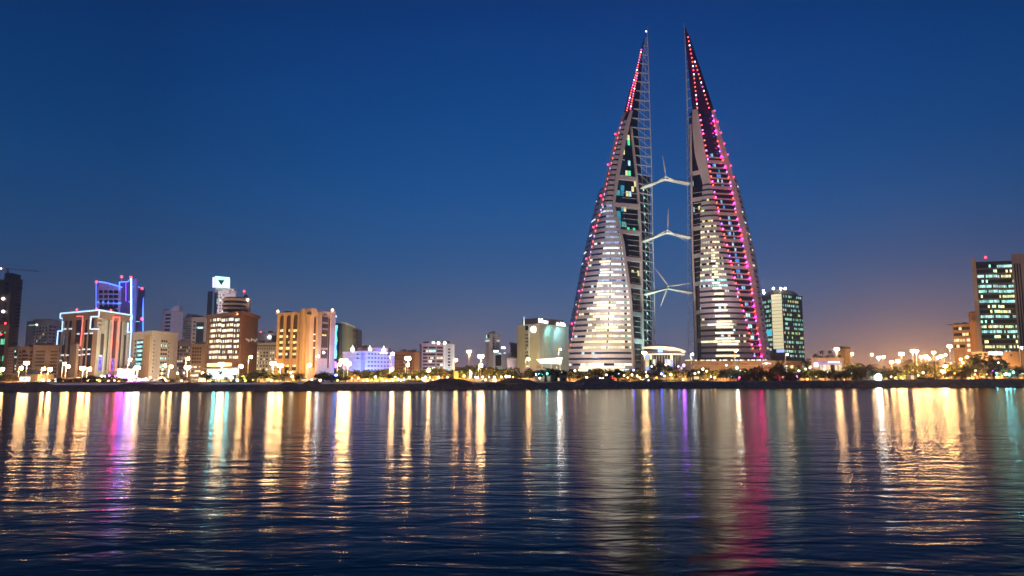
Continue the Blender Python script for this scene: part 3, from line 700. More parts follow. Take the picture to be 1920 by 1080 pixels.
D_, Wm, Co, Te, Ye, Of, Fe = dark_glass, w_warm, w_cool, w_teal, w_yel, w_office, w_few

# --- far left dark tower under a crane
B = Bld('office_tower', 'dark brown tower under a crane at the far left', [(-20, 520), (34.5, 520)], 526, darkb)
B.top_box(-14, 11, 527, 0, 18, 'stair_core', darkb); B.top_box(9, 22, 512, 2, 10, 'stair_core', mat('brown_core', (.09, .05, .04)))
B.grid(0, 26, 36, 1, 537, 648, 17, .95, .45, [mat('grey_louvre', (.16, .14, .17)), D_], 'louvre')
B.box(0, 14, 17, 526, 652, 'pier', mat('tan_pier', (.16, .10, .07)), .5); B.box(0, 21.5, 24, 527, 652, 'pier', mat('tan_pier', (.16, .10, .07)), .5)
B.grid(0, 2, 9, 1, 528, 640, 12, .9, .7, [D_], 'window_band')
for y in (560, 584): B.bulb(6, y, -1, 1.0, emit('round_white_lamp', (1, .93, .75), 9, False), 'round_light')
c = thing('tower_crane', (gx(15, 528), 528, GZ), 'thin tower crane standing on the dark far-left tower', 'crane')
m = MB(); p = at(15.5, 503, 528); m.tube((p.x, 528, zt(515, 520)), p, .7, .5, 4); m.build('mast', mat('crane_steel', (.3, .22, .18), .6), c)
m = MB(); a, b = at(-6, 505, 528), at(74, 509.5, 528); line3(m, [a, p, b], .22, 4); line3(m, [a+Vector((0, 0, 1.6)), p+Vector((0, 0, 3.4)), b], .1, 4)
for k in range(24): q = a.lerp(b, k/24); m.tube(q, q+Vector((.9, 0, 1.2*(1-abs(k/24-.28)))), .07, n=4)
m.build('jib', mat('crane_steel', (.3, .22, .18), .6), c)
m = MB(); m.box(p.x-.8, p.x+.8, 526.9, 528.3, p.z-2.4, p.z-.4); m.build('cab', white, c)
m = MB(); q = at(2, 503.5, 527); m.ball(q, .5); m.build('beacon_light', emit('orange_beacon', (1, .5, .3), 12), c)
# --- edge tower with green front
B = Bld('apartment_block', 'brown slab with a green-lit front at the left edge', [(-25, 395), (13.5, 395)], 610, tan)
B.box(0, -20, 7, 622, 712, 'glass_front', lit('green_lit_glass', [(.1, 1, .35), (.2, .9, .5)], .7, .3, rowh=3, base=(.02, .012, .012)))
B.bulb(10, 606, 0, .5, red_dot); B.bulb(2, 627, -1, .45, red_dot)
B.flood(14, 30, 8, 680, 12e3, SOD)
B = Bld('residential_block', 'mauve block with a teal glass strip beside the brown edge slab', [(13, 382), (33, 382)], 653, mat('mauve_render', (.36, .28, .28)))
B.grid(0, 14, 24, 3, 656, 706, 9, .45, .45, D_); B.box(0, 25, 31, 655, 700, 'glass_strip', blue_glass); B.grid(0, 25.5, 30.5, 1, 656, 700, 8, .8, .55, [Te, Co, blue_glass], 'lit_pane', .16)
B = Bld('residential_block', 'pinkish block with red-framed triangular window on top', [(33, 370), (60.5, 370)], 652, mat('pink_render', (.42, .28, .24)))
B.grid(0, 34, 38, 1, 657, 704, 7, .8, .5, D_); B.grid(0, 39, 52, 1, 663, 704, 6, .9, .5, mat('red_dark_glass', (.06, .012, .015), .2), 'window_band'); B.grid(0, 54, 60, 2, 657, 704, 7, .7, .5, D_)
m = MB(); a, b, c2 = at(40, 661, 369.7), at(51, 661, 369.7), at(45.5, 655.5, 369.7); m.hexa([a, b, c2], [v+Vector((0, -.25, 0)) for v in (a, b, c2)]); m.build('gable_window', mat('red_dark_glass', (.06, .012, .015), .2), B.t)
B.flood(47, 26, 47, 690, 10e3, SOD)
B = Bld('hotel', 'whitish hotel with flat roof box behind the beige block', [(46, 486), (88, 470), (116, 492)], 601, cream)
B.top_box(62, 88, 597.5, 3, 12, 'plant_room', beige)
B.grid(0, 59, 86, 5, 612, 648, 6, .4, .5, [D_, D_, Fe]); B.grid(1, 88, 102, 2, 610, 648, 6, .7, .55, D_); B.box(1, 103, 112, 613, 660, 'glass_strip', blue_glass)
B.box(0, 50, 68, 608.5, 610.5, 'sign', emit('dim_green_sign', (.5, .8, .5), .5, False)); B.bulb(69, 609, -3, .6, emit('small_white_bulb', (.9, 1, .9), 5))
B.flood(60, 60, 75, 640, 30e3, (1, .75, .6), 110)
B = Bld('office_block', 'plain beige office block with rows of small windows at left', [(60.5, 366), (109, 366)], 649, mat('dull_beige', (.42, .35, .29)))
B.grid(0, 66, 83, 8, 656, 708, 8, .62, .5, D_); B.grid(0, 93, 107, 5, 656, 708, 8, .62, .5, D_, 'window')
B.flood(95, 28, 85, 700, 26e3, SOD, 120); B.flood(68, 24, 66, 700, 10e3, SOD)
# low domed hall in front of it
t = thing('low_hall', (gx(54, 340), 340, GZ), 'low hall with a pale hipped roof before the plain beige block', 'building')
m = MB(); m.box(gx(38, 340), gx(70, 340), 340, 352, GZ, zt(702, 340)); m.build('wall', beige, t)
m = MB(); z0 = zt(702, 340)+.002; a = [(gx(36, 338), 338, z0), (gx(72, 338), 338, z0), (gx(72, 338), 354, z0), (gx(36, 338), 354, z0)]; m.hexa(a, [(gx(48, 344), 344, z0+2.0), (gx(62, 344), 344, z0+2.0), (gx(62, 344), 347, z0+2), (gx(48, 344), 347, z0+2)]); m.build('roof', cream, t)
# --- stone bank with neon edges (two faces)
B = Bld('bank_tower', 'stone bank with ice-blue roof neon and red light tubes on both faces', [(116.5, 338), (181, 322), (236.5, 346)], 586, tan, cap=(.1, .3, tan))
P0, P1, P2 = B.P
# right face is a paler stone; shoulders widen the lower storeys
m = MB(); n = (P2-P1).normalized(); q = Vector((n.y, -n.x)); m.obox((*(P1+q*.25), B.base), (*((P2-P1)*1.0), 0), (*(-q*.24), 0), (0, 0, B.top-B.base)); m.build('pale_facade', greenw, B.t)
zs = zt(620, 335)
for (pa, pb, x, mm) in ((P0, P1, 109, tan), (P2, P1, 243.5, greenw)):
    d = (pa-pb).normalized(); w = abs(gx(x, pa.y, B.pr)-pa.x); m = MB(); back = Vector((0, 14)); r = [pa+d*.02, pa+d*w*1.02, pa+d*w*1.02+back, pa+d*.02+back]
    if pa is P0: r = [r[1], r[0], r[3], r[2]]
    m.prism(r, B.base, zs); m.build('shoulder', mm, B.t)
m = MB(); m.prism(B.grow(1.0), B.top-2.6, B.top+.28); m.prism(B.grow(1.5), B.top+.3, B.top+1.2); m.build('cornice', tan, B.t)
rim = B.grow(1.7); rz = B.top+1.0
m = MB(); line3(m, [(*rim[0], rz), (*rim[1], rz), (*rim[2], rz)], .34); m.build('roof_neon', icen, B.t)
def vneon(pts, mm, name='neon_tube', r=.3):
    m = MB(); line3(m, pts, r); m.build(name, mm, B.t)
e0, e2 = rim[0], rim[2]
z1, z2, z3 = zt(596, 335), zt(620, 335), zt(646, 335)
s0 = Vector((gx(109, P0.y, B.pr), P0.y)); s2 = Vector((gx(243.5, P2.y, B.pr), P2.y)); o0 = P0+Vector((-.4, -.4)); o2 = P2+Vector((.4, -.4)); s0 += Vector((-.4, -.4)); s2 += Vector((.4, -.4))
vneon([(*e0, rz), (*e0, z1), (*o0, z1), (*o0, z2), (*s0, z2), (*s0, z3)], icen); vneon([(*e2, rz), (*e2, z1), (*o2, z1), (*o2, z2), (*s2, z2), (*s2, zt(690, 340))], icen)
c1 = rim[1]; c1b = Vector((gx(173.5, 323, 605), 321.5)); vneon([(*c1, rz), (*c1, zt(594, 322)), (*c1b, zt(594, 322)), (*c1b, zt(617, 322)), (c1.x+.5, c1.y, zt(617, 322))], icen)
for x0, x1, y0, y1 in ((117.5, 122.5, 594, 619), (127.5, 131.5, 594, 695), (157.5, 161.5, 593, 690), (166.5, 173, 593, 617), (117, 122, 627, 708), (165, 172, 626, 690)): B.box(0, x0, x1, y0, y1, 'window_strip', dark_glass)
B.box(0, 140, 152, 593, 700, 'recess', mat('red_brown_panel', (.16, .06, .035)), .10); B.box(0, 141.5, 151, 594, 640, 'window_strip', dark_glass, .2)
B.box(0, 137, 149, 645, 706, 'bay', mat('bay_stone', (.36, .27, .19)), 1.2, 1.1)
for x, y in ((120, 617), (130, 616.5), (146, 626), (160, 625.5), (170, 625), (119, 666), (128, 666), (149, 656), (158, 655), (168, 655), (150, 666), (158, 665), (168, 664), (116, 676)):
    B.box(0, x-2.4, x+2.4, y-1.3, y+1.3, 'lit_window', emit('lit_room', (.75, .9, 1), .9, False), .3)
for x0, x1, y0, y1 in ((187, 192.5, 626, 668), (197.5, 200.5, 594, 694), (206, 215, 595, 672), (221, 224.5, 596, 694), (229, 234, 628, 694)): B.box(1, x0, x1, y0, y1, 'window_strip', mat('brown_glass', (.10, .055, .05), .25), .4)
B.box(1, 186, 192, 669, 695, 'purple_window', purple_glass, .4); B.box(1, 205, 214.5, 673, 695, 'purple_window', purple_glass, .4)
B.box(1, 186, 191, 665.5, 668.5, 'lit_window', emit('lit_room', (.75, .9, 1), .9, False), .5)
for x0, x1 in ((193.5, 196.5), (201.5, 204.8), (216.5, 220), (225.5, 228), (236, 239)): B.box(1, x0, x1, 600, 705, 'fin', greenw, .9, .6)
B.box(1, 178, 184.5, 593, 618, 'stair_bay', mat('tan_stair', (.5, .36, .22)), .7, .6)
for k in range(3): B.box(1, 178.2, 184, 595+8*k, 598+8*k, 'balcony', cream, 1.4, .9)
def on(i, x, y, out):
    p, d, Ln, n = B.fr(i); u = B.u(i, x); q = p+d*u+n*out; return Vector((q.x, q.y, zt(y, q.y)))
vneon([on(0, 142, 593, .6), on(0, 154, 593, .6), on(0, 154, 617, .6), on(0, 153, 649, .6)], redn, 'red_tube', .22)
vneon([on(1, 204.5, 696, 1.1), on(1, 204.5, 594.5, 1.1), on(1, 216.5, 594.5, 1.1), on(1, 215.5, 696, 1.1)], redn, 'red_tube', .22)
for x, y in ((144, 580.5), (208, 581.5), (181, 579)): B.bulb(x, y, -1, .4, red_dot)
t2 = Bld('annex', 'low pale annex at the foot of the neon-edged stone bank', [(219, 315), (252, 318)], 694, white, 14)
t2.flood(236, 12, 236, 700, 3.5e3, (.8, 1, .9), 120); t2.box(0, 222, 250, 699, 701, 'canopy', white, 1.6, 1.5)
B.flood(125, 13, 132, 650, 14e3, (1, .55, .3), 80); B.flood(160, 13, 165, 650, 12e3, (1, .55, .3), 80); B.flood(146, 34, 150, 620, 60e3, (1, .5, .28), 70)
B.flood(190, 12, 192, 650, 16e3, (1, .95, .6), 80); B.flood(228, 15, 226, 650, 16e3, (.7, 1, .85), 80); B.flood(206, 36, 212, 625, 70e3, (.95, .95, .72), 70)
# --- curved tower with blue neon
t = thing('curved_tower', (gx(225, 480, 600), 480, GZ), 'curved lilac tower outlined in blue neon with tall dark glass fin', 'building')
lil = mat('lilac_cladding', (.40, .36, .46), .6)
def arcw(x0, x1, Y0, Y1, n=8): return [Vector((gx(x0+(x1-x0)*k/n, Y0, 600), Y0+(Y1-Y0)*(k/n)**2)) for k in range(n+1)]
A1 = arcw(180.5, 223, 478, 486); m = MB(); b0, b1 = zt(530, 480), zt(541, 480)
top = [(p.x, p.y, b0+(b1-b0)*(k/8)**1.5) for k, p in enumerate(A1)]
m.hexa([(p.x, p.y, GZ) for p in A1]+[(A1[-1].x, 500, GZ), (A1[0].x, 500, GZ)], top+[(A1[-1].x, 500, b1), (A1[0].x, 500, b0)]); m.build('curved_wing', lil, t)
for c_ in range(4):
    for r_ in range(5):
        x = 189+9.2*c_; p = at(x, 547+9*r_, 477.6+.5*c_); m = MB(); m.box(p.x-.85, p.x+.85, p.y-.3, p.y+1.6, p.z-1, p.z+1); m.build('window', dark_glass, t)
for r_ in range(12):
    p = at(201, 577+8*r_, 478.2); m = MB(); m.box(p.x-5, p.x+5, p.y-.3, p.y+1, p.z-.8, p.z+.8); m.build('window', dark_glass, t)
m = MB(); m.prism([(gx(222, 484, 600), 484), (gx(246, 478, 600), 478), (gx(246, 500, 600), 500), (gx(222, 500, 600), 500)], GZ, zt(527, 482)); m.build('core', mat('violet_cladding', (.16, .13, .24), .5), t)
spot(t, (gx(205, 440, 600), 440, 60), (gx(214, 482, 600), 482, zt(555, 480)), 26e3, (.4, .38, 1), 80)  # free-floating spot added to tint the curved wing blue
spot(t, (gx(256, 440, 600), 440, 60), (gx(258, 482, 600), 482, zt(570, 480)), 30e3, (.08, .14, 1), 80)  # second added spot, deepens the blue of the dark wing
m = MB(); m.prism([(gx(246.5, 478, 600), 478), (gx(268.5, 488, 600), 488), (gx(268.5, 502, 600), 502), (gx(246.5, 502, 600), 502)], GZ, zt(537, 478)); m.build('dark_wing', mat('navy_panel', (.03, .05, .16), .25), t)
m = MB(); m.prism([(gx(244.3, 475.5), 475.5), (gx(247.6, 475.5), 475.5), (gx(247.6, 478, 600), 478), (gx(244.3, 478, 600), 478)], GZ, zt(522, 477)); m.build('fin', mat('violet_cladding', (.16, .13, .24), .5), t)
def neon(pts, mm=bluen, r=.36):
    m = MB(); line3(m, pts, r); m.build('neon_tube', mm, t)
neon([Vector(p)+Vector((0, -.4, .4)) for p in top]); neon([(p.x, p.y-.5, zt(567.5, 480)) for p in A1]+[at(246, 564, 476)])
neon([at(221, 541, 483), at(224, 545, 483), at(224, 529, 482), at(240, 528, 479), at(246, 522, 475)]); neon([at(246, 522, 474.8), at(246, 640, 474.8)], emit('bright_blue_neon', (.25, .5, 1), 8), .42)
neon([at(249, 537, 477.4), at(258, 538, 481.5), at(267.5, 541, 486.5)]); neon([at(268.2, 541, 487), at(268, 625, 487)]); neon([at(180.2, 531, 477.4), at(180.2, 582, 477.4)], emit('dim_blue_neon', (.1, .15, 1), 2.2), .25)
neon([at(236, 528, 478.5), at(236, 565, 478.5)], emit('violet_neon', (.3, .05, 1), 2), .25); neon([at(250, 602.5, 478), at(262, 603, 484)], emit('teal_neon', (.1, .6, .7), 1), .3)
for x, y in ((181, 528.5), (228, 519), (245.5, 520), (266.5, 541), (265.5, 598)): m = MB(); m.ball(at(x, y, 474), .8); m.build('beacon_light', red_dot, t)
m = MB(); m.tube(at(228, 527, 481), at(228, 520, 481), .2); m.build('mast', steel, t)
# --- beige block with teal window strip
B = Bld('office_block', 'beige corner block with a teal-lit window strip in its left face', [(242.5, 350), (283, 332), (331.5, 352)], 622, mat('warm_beige', (.56, .47, .37)))
B.box(0, 255.5, 267, 637, 686, 'glass_strip', blue_glass, .1); B.grid(0, 256, 267, 1, 638, 686, 6, .92, .5, lit('bright_teal_glass', [(.25, 1, .85), (.5, 1, .95)], 1.5, .95, rowh=0, cell=2), 'window_band', .25)
B.grid(0, 251, 254.5, 1, 636, 690, 7, .7, .4, D_); B.grid(1, 300, 313, 3, 636, 708, 9, .6, .45, lambda r, c: w_teal if r in (1, 4, 6) else dark_glass); B.grid(1, 286, 289, 1, 636, 700, 9, .5, .3, D_); B.grid(1, 314, 317, 1, 640, 704, 8, .5, .3, D_)
B.box(0, 268.5, 282, 630, 712, 'end_panel', mat('orange_panel', (.55, .35, .17)), .4)
B.flood(262, 24, 275, 680, 30e3, (1, .7, .4), 110); B.flood(305, 24, 308, 660, 38e3, (1, .82, .66), 110); B.flood(285, 10, 287, 700, 7e3, (1, .95, .8))
# --- towers behind it
B = Bld('residential_tower', 'white tower with a quarter-round crest and long dark balconies', [(300.5, 524), (319, 520), (340, 526)], 583, mat('white_render', (.62, .58, .6)))
B.grid(0, 307, 317, 1, 587, 622, 5, .95, .5, D_, 'balcony'); 
m = MB(); Yc = 517; pts = [at(319, 583, Yc), at(336, 583, Yc)]+[at(336-17*math.sin(a), 583-10.5*math.cos(a), Yc) for a in [math.radians(x) for x in (0, 20, 40, 60, 80)]]
m.hexa([Vector(p) for p in pts], [Vector(p)+Vector((0, 6, 0)) for p in pts]); m.build('crest', mat('white_render', (.62, .58, .6)), B.t)
B.pole(336, 564, 0, .15, 'antenna', steel); B.grid(1, 321, 339, 1, 590, 640, 9, .95, .1, greyw, 'ledge'); B.flood(318, 90, 325, 600, 140e3, (1, .85, .85), 60)
B = Bld('residential_tower', 'lavender tower with fine window grid behind the small lavender blocks', [(341.5, 545), (360, 545)], 597, lav); B.grid(0, 342, 359, 5, 600, 650, 11, .5, .5, [D_, D_, D_, Fe]); B.top_box(350, 360, 588, 4, 10, 'plant_room', lav)
B = Bld('office_tower', 'beige tower with a dark glass centre strip left of the brown office', [(357, 500), (385.5, 500)], 596, beige)
B.box(0, 366, 380, 604, 656, 'glass_strip', blue_glass); B.grid(0, 366.5, 379.5, 1, 611, 618, 1, .9, .5, Te, 'window_band', .25); B.grid(0, 359, 365, 1, 600, 690, 12, .6, .4, D_); B.top_box(360, 372, 592, 2, 10, 'plant_room', roofdk); B.bulb(377.5, 651, -1, .7, emit('small_white_bulb', (.9, 1, .9), 5)); B.flood(372, 50, 370, 660, 26e3, SOD)
B = Bld('residential_block', 'small mauve block with scattered lit windows right of the beige corner block', [(331.5, 410), (357, 410)], 641, lav); B.grid(0, 332, 356, 6, 648, 700, 8, .55, .5, [D_, D_, Fe, Wm, Ye]); B.flood(345, 30, 345, 690, 12e3, SOD)
B = Bld('residential_block', 'small tan block with square window grid left of the brown office', [(357.5, 398), (386, 398)], 647, tan); B.grid(0, 359, 377, 4, 650, 682, 5, .65, .65, D_); B.grid(0, 357, 377, 1, 684, 708, 3, .95, .4, Of, 'window_band'); B.flood(370, 30, 370, 690, 16e3, SOD)
# --- brown office with roof drum
B = Bld('office_block', 'brown office with lit ribbon windows and banded drum on its roof', [(387, 344), (452, 322), (482, 348)], 589, brownm, cap=(.5, .05, brownm))
m = MB(); m.prism(B.grow(1.0), B.top+.06, zt(583, 322)); m.build('parapet', mat('brown_parapet', (.36, .17, .09)), B.t)
for r in range(8):
    y = 599.5+10.05*r; B.box(0, 393, 413, y-2.6, y+2.6, 'window_band', Of, .15); B.box(0, 413.5, 436, y-2.6, y+2.6, 'window_band', Of, .15); B.box(0, 438, 449, y-2.6, y+2.6, 'window_band', Of, .15)
for x in (389.5, 451): B.box(0, x-1, x+1, 590, 712, 'pier', brownm, .7, .6)
B.grid(1, 453, 481, 9, 592, 706, 1, .25, 1, mat('brown_rib', (.24, .11, .06)), 'rib', .35)
for k in range(9): B.box(1, 459+2.4*k, 460.4+2.4*k, 634.5+(k*5) % 4, 637+(k*7) % 5, 'sign_letter', emit('faint_sign', (.7, .75, .62), .25, False), .55)
B.box(0, 400, 436, 681, 687, 'canopy', emit('glowing_canopy', (1, .72, .3), 2.2), 2.6, 2.5); B.box(0, 392, 449, 692, 713, 'lobby_glass', lit('lobby_glass', [WHT, (.85, 1, .95)], 2.4, 1.0, cell=3, rowh=5, mull=.06, amb=.5), .4); B.box(0, 391, 450, 689.5, 691.5, 'canopy', cream, 2, 1.8)
dr = at(437, 583, 336); t_ = B.t
def drum(y0, y1, r, mm, name, n=24): m = MB(); z0, z1 = zt(y1, 336), zt(y0, 336); m.lathe((dr.x, 338, 0), [(r, z0), (r, z1)], n); m.build(name, mm, t_)
drum(562, 584, 5.1, dark_glass, 'drum_glass')
for a, b, r in ((560, 564.5, 5.7), (569, 572.5, 5.6), (576.5, 580.5, 5.6)): drum(a, b, r, cream, 'drum_band')
drum(557.5, 560.2, 4.6, roofdk, 'drum_roof'); m = MB(); q = at(460, 566, 340); m.box(q.x-1.6, q.x+1.6, 340, 343, B.top, zt(558, 340)); m.build('lift_tower', mat('pale_lift', (.5, .42, .42)), t_); m = MB(); m.lathe((q.x-.2, 341, 0), [(1.5, zt(558, 341)+.01), (.8, zt(554, 341)), (.2, zt(552, 341))], 10); m.build('lift_cap', roofdk, t_)
B.pole(457.5, 546, 18, .14, 'mast', steel); B.bulb(457.8, 546, 18, .5, red_dot); B.bulb(464.5, 562, 16, .55, white_dot)
spot(B.t, (gx(437, 322), 324, zt(588, 322)), (dr.x, 338, zt(568, 336)), 2500, (1, .75, .4), 100)
B.flood(418, 22, 420, 650, 26e3, (1, .5, .22), 110); B.flood(468, 24, 470, 660, 40e3, (1, .5, .22), 100); B.flood(420, 8, 420, 695, 5e3, (1, .85, .55), 120)
# --- slim tower with lit sign box behind it
B = Bld('office_tower', 'slim tower topped by a glowing pale cyan box with dark triangle', [(398, 566), (405, 560), (438.5, 570)], 546, mat('grey_cladding', (.5, .44, .46)), depth=10)
m = MB(); m.prism([(gx(388.5, 570, 570), 570), (gx(398, 568, 570), 568), (gx(398, 582, 570), 582), (gx(388.5, 582, 570), 582)], GZ, zt(546, 568)); m.build('dark_wing', blue_glass, B.t)
B.grid(1, 402, 418, 3, 550, 586, 7, .6, .5, [D_, Co, D_, Wm]); B.box(0, 398.5, 402.5, 548, 600, 'window_strip', dark_glass)
B.top_box(411, 426, 540.5, 2, 8, 'plant_room', mat('grey_cladding', (.5, .44, .46))); B.top_box(428, 438, 541, 4, 6, 'plant_room', mat('grey_cladding', (.5, .44, .46)))
sgn = emit('cyan_sign_face', (.50, 1, .88), 1.5); Ys = 559; m = MB()
m.hexa([at(403.5, 539, Ys), at(431, 540, Ys+4), at(431, 540, Ys+12), at(403.5, 539, Ys+10)], [at(403.5, 517.5, Ys), at(431, 520, Ys+4), at(431, 520, Ys+12), at(403.5, 517.5, Ys+10)]); m.build('sign_box', sgn, B.t)
m = MB(); tri = [at(409, 525.2, Ys+.3), at(415.2, 535, Ys+1.2), at(421.2, 525.2, Ys+2.2)]; m.hexa(tri, [p+Vector((0, -.6, 0)) for p in tri]); m.build('sign_triangle', mat('dark_teal_panel', (.0, .06, .07), .5), B.t)
m = MB(); m.hexa([at(398.5, 539.5, Ys+5), at(402.6, 539, Ys-.5), at(402.6, 539, Ys+4), at(398.5, 539.5, Ys+8)], [at(398.5, 520, Ys+5), at(402.6, 519, Ys-.5), at(402.6, 519, Ys+4), at(398.5, 520, Ys+8)]); m.build('side_sign', emit('lilac_sign_face', (.9, .8, 1), 1.6), B.t)
m = MB(); m.box(gx(404, 563, 540), gx(430, 563, 540), 563, 569, B.top-1, zt(539, 560)); m.build('sign_base', mat('grey_cladding', (.5, .44, .46)), B.t)
spot(B.t, (gx(425, 540), 540, zt(570, 545)), at(420, 548, 566), 40e3, (1, .85, .85), 90)
# --- low block and hall between
B = Bld('office_block', 'grey hall with dark roof behind the low cream block', [(476, 420), (521, 420)], 626, mat('blue_grey_panel', (.3, .3, .36))); B.bulb(489, 622.5, 2, .45, red_dot); B.bulb(505, 632, -1, .9, emit('round_white_lamp', (1, .93, .75), 9, False), 'round_light'); B.box(0, 508, 518, 629, 643, 'louvre', dark_glass)
B = Bld('residential_block', 'low cream block with many small windows left of the orange arched tower', [(479.5, 392), (521, 392)], 645, mat('creamy_stone', (.56, .47, .36)), cap=(.7, .7, cream))
B.grid(0, 481, 519, 9, 651, 656, 1, .4, .7, D_); B.grid(0, 481, 503, 4, 658, 708, 8, .6, .5, [Wm, D_, Ye, Of]); B.grid(0, 505, 519, 3, 658, 706, 8, .5, .45, [D_, Of, Wm]); B.box(0, 480, 520, 647.5, 649.5, 'balcony_slot', dark_glass)
B.flood(500, 30, 500, 680, 40e3, (1, .75, .45), 110)
# --- orange arched tower
B = Bld('bank_tower', 'orange stone tower with tall pointed-arch window bays', [(519.5, 318), (567, 312), (591.5, 306), (626.5, 318)], 584, orange, depth=26, cap=(.3, .5, orange))
def arch(i, x0, x1, y0, y1, mm, name, out=.12, hh=9):
    p, d, Ln, n = B.fr(i); u0, u1 = B.u(i, x0), B.u(i, x1); Ym = (p+d*(u0+u1)/2).y; zb, zs_, zp = zt(y1, Ym), zt(y0+hh, Ym), zt(y0, Ym); w = (u1-u0)/2; pts = [(u0, zb), (u1, zb)]
    for k in range(7): a = k/6*math.pi/2; pts.append((u1-w*(1-math.cos(a)), zs_+(zp-zs_)*math.sin(a)**1.0))
    for k in range(5, -1, -1): a = k/6*math.pi/2; pts.append((u0+w*(1-math.cos(a)), zs_+(zp-zs_)*math.sin(a)))
    f = [Vector((*(p+d*u+n*out), z)) for u, z in pts]; bk = [v-Vector((*(n*.6), 0)) for v in f]; m = MB(); m.hexa(f, bk); m.build(name, mm, B.t)
deep = mat('deep_bay_glass', (.07, .035, .02), .3, .2)
for x in (523.5, 536, 549): arch(0, x, x+8.5, 590+(549-x)*.06, 700, deep, 'arched_bay')
gold = lit('gold_lit_glass', [(1, .75, .2), (1, .85, .5), (1, .7, .15)], 1.9, .75, cell=1.0)
for x in (524, 536.5, 549.5):
    for r in range(8):
        B.box(0, x+.4, x+7.4, 617.6+11*r, 622+11*r, 'window_band', gold if r < 7 else Ye, .35)
        B.box(0, x-.3, x+8.3, 622.4+11*r, 623.6+11*r, 'sill', orange, .5) if r in (3, 5) else None
B.box(0, 522, 560, 672.5, 684, 'lintel', mat('orange_light_stone', (.55, .34, .18)), .8, .6)
for x in (522.3, 534.3, 547.5, 560.5): B.box(0, x-1.2, x+1.2, 587, 712, 'pier', orange, 1.1, 1.0)
B.box(1, 566, 569, 596, 690, 'window_strip', deep); B.box(1, 575.5, 580, 585, 712, 'window_strip', deep); B.box(1, 588, 591, 596, 690, 'window_strip', deep)
B.box(1, 569.5, 575, 579.5, 712, 'pier', orange, 2, 1.9); B.box(1, 580.5, 591.4, 579, 592.5, 'sign_board', mat('sign_plate', (.62, .44, .28)), 2.1, 2); B.box(1, 580.5, 587.5, 592.7, 712, 'pier', mat('light_orange_stone', (.6, .42, .27)), 2, 1.9)
sm = mat('dark_letter', (.02, .015, .015))
for a in ((582.5, 585.2, 585.4, 586.3), (582.5, 583.3, 585.4, 590), (582.5, 585.2, 589.2, 590), (584.4, 585.2, 587.6, 590), (584, 585.2, 587.3, 588), (586.2, 587, 585.4, 590), (586.2, 589.4, 585.4, 586.2), (586.2, 589.4, 587.4, 588.1), (586.2, 589.4, 589.3, 590), (588.6, 589.4, 585.4, 590)): B.box(1, a[0], a[1], a[2], a[3], 'sign_letter', sm, 2.3)
for y in (593, 615.5, 627, 649, 660.5): B.box(1, 575.2, 580.2, y-1, y+1, 'lit_window', emit('lit_window_white', (1, .92, .7), 1.2, False), .35)
for y in (627, 639, 652): B.box(1, 588, 591, y-1, y+1, 'lit_window', emit('lit_window_white', (1, .92, .7), 1.2, False), .35)
arch(2, 602, 613.5, 588, 672, deep, 'arched_bay')
for y in (592.5, 605.5, 617): B.box(2, 602.5, 612.5, y-1.6, y+1.6, 'spandrel', mat('tan_spandrel', (.36, .28, .2)), .3)
B.box(2, 603.5, 611, 627, 630, 'window_band', gold, .3); B.box(2, 602, 613.5, 652, 656, 'lintel', orange, .4); B.bulb(607, 661, -1, .5, white_dot)
B.box(2, 614.5, 617, 597, 690, 'window_strip', deep); B.box(2, 617.5, 626, 585, 712, 'pier', mat('light_orange_stone', (.6, .42, .27)), .5, .45); B.box(2, 592.2, 600, 585, 712, 'pier', orange, .6, .55)
for x, y in ((521, 583), (623.5, 580.5)): m = MB(); q = at(x, y+2.2, 314); m.lathe(q, [(1.2, -.8), (.9, .6), (.25, 1.4)], 8); m.build('finial', orange, B.t); B.bulb(x, y+.5, 6, .45, emit('peach_bulb', (1, .7, .55), 14))
B.box(2, 626.7, 630.5, 592, 594.6, 'flag_light', emit('cyan_flag', (.55, .95, 1), 2.5, False), .2)
B.flood(530, 26, 538, 640, 66e3, (1, .56, .22), 84); B.flood(585, 22, 578, 635, 56e3, (1, .56, .24), 66); B.flood(612, 26, 606, 635, 48e3, (1, .6, .28), 50); B.flood(560, 14, 555, 690, 16e3, (1, .6, .2), 110)
# --- curved glass tower with blue edge
t = thing('curved_tower', (gx(645, 430), 430, GZ), 'rounded pale tower with a glowing blue left edge behind the orange arched tower', 'building')
A2 = [Vector((gx(634+32*k/10, 430), 430-5*math.sin(math.pi*k/10*.8)+4*(k/10)**2)) for k in range(11)]; zt0, zt1 = zt(605.5, 428), zt(616.5, 430)
tp = [(p.x, p.y, zt0+(zt1-zt0)*(k/10)**1.6) for k, p in enumerate(A2)]
m = MB(); m.hexa([(p.x, p.y, GZ) for p in A2]+[(A2[-1].x, 446, GZ), (A2[0].x, 446, GZ)], tp+[(A2[-1].x, 446, zt1), (A2[0].x, 446, zt0)]); m.build('wall', mat('olive_glass', (.22, .22, .16), .35), t)
m = MB(); 
for a, b in zip(tp, tp[1:]): a, b = Vector(a), Vector(b); m.hexa([a+Vector((0, -.5, .01)), b+Vector((0, -.5, .01)), b+Vector((0, 1, .01)), a+Vector((0, 1, .01))], [a+Vector((0, -.5, .9)), b+Vector((0, -.5, .9)), b+Vector((0, 1, .9)), a+Vector((0, 1, .9))])
m.build('parapet', white, t)
for r in range(6):
    p = at(664, 621+6.3*r, 429); m = MB(); m.box(p.x-1.5, p.x+1.7, p.y-.8, p.y+2, p.z-.5, p.z+.6); m.build('balcony', roofdk, t)
m = MB(); m.tube(at(640, 607, 424.5), at(640, 664, 424.5), .5); m.build('mullion', roofdk, t)
p, q = at(629, 606, 428), at(634, 606, 428); m = MB(); m.box(p.x, q.x-.05, 427, 440, GZ, p.z); m.build('edge_wing', blue_glass, t)
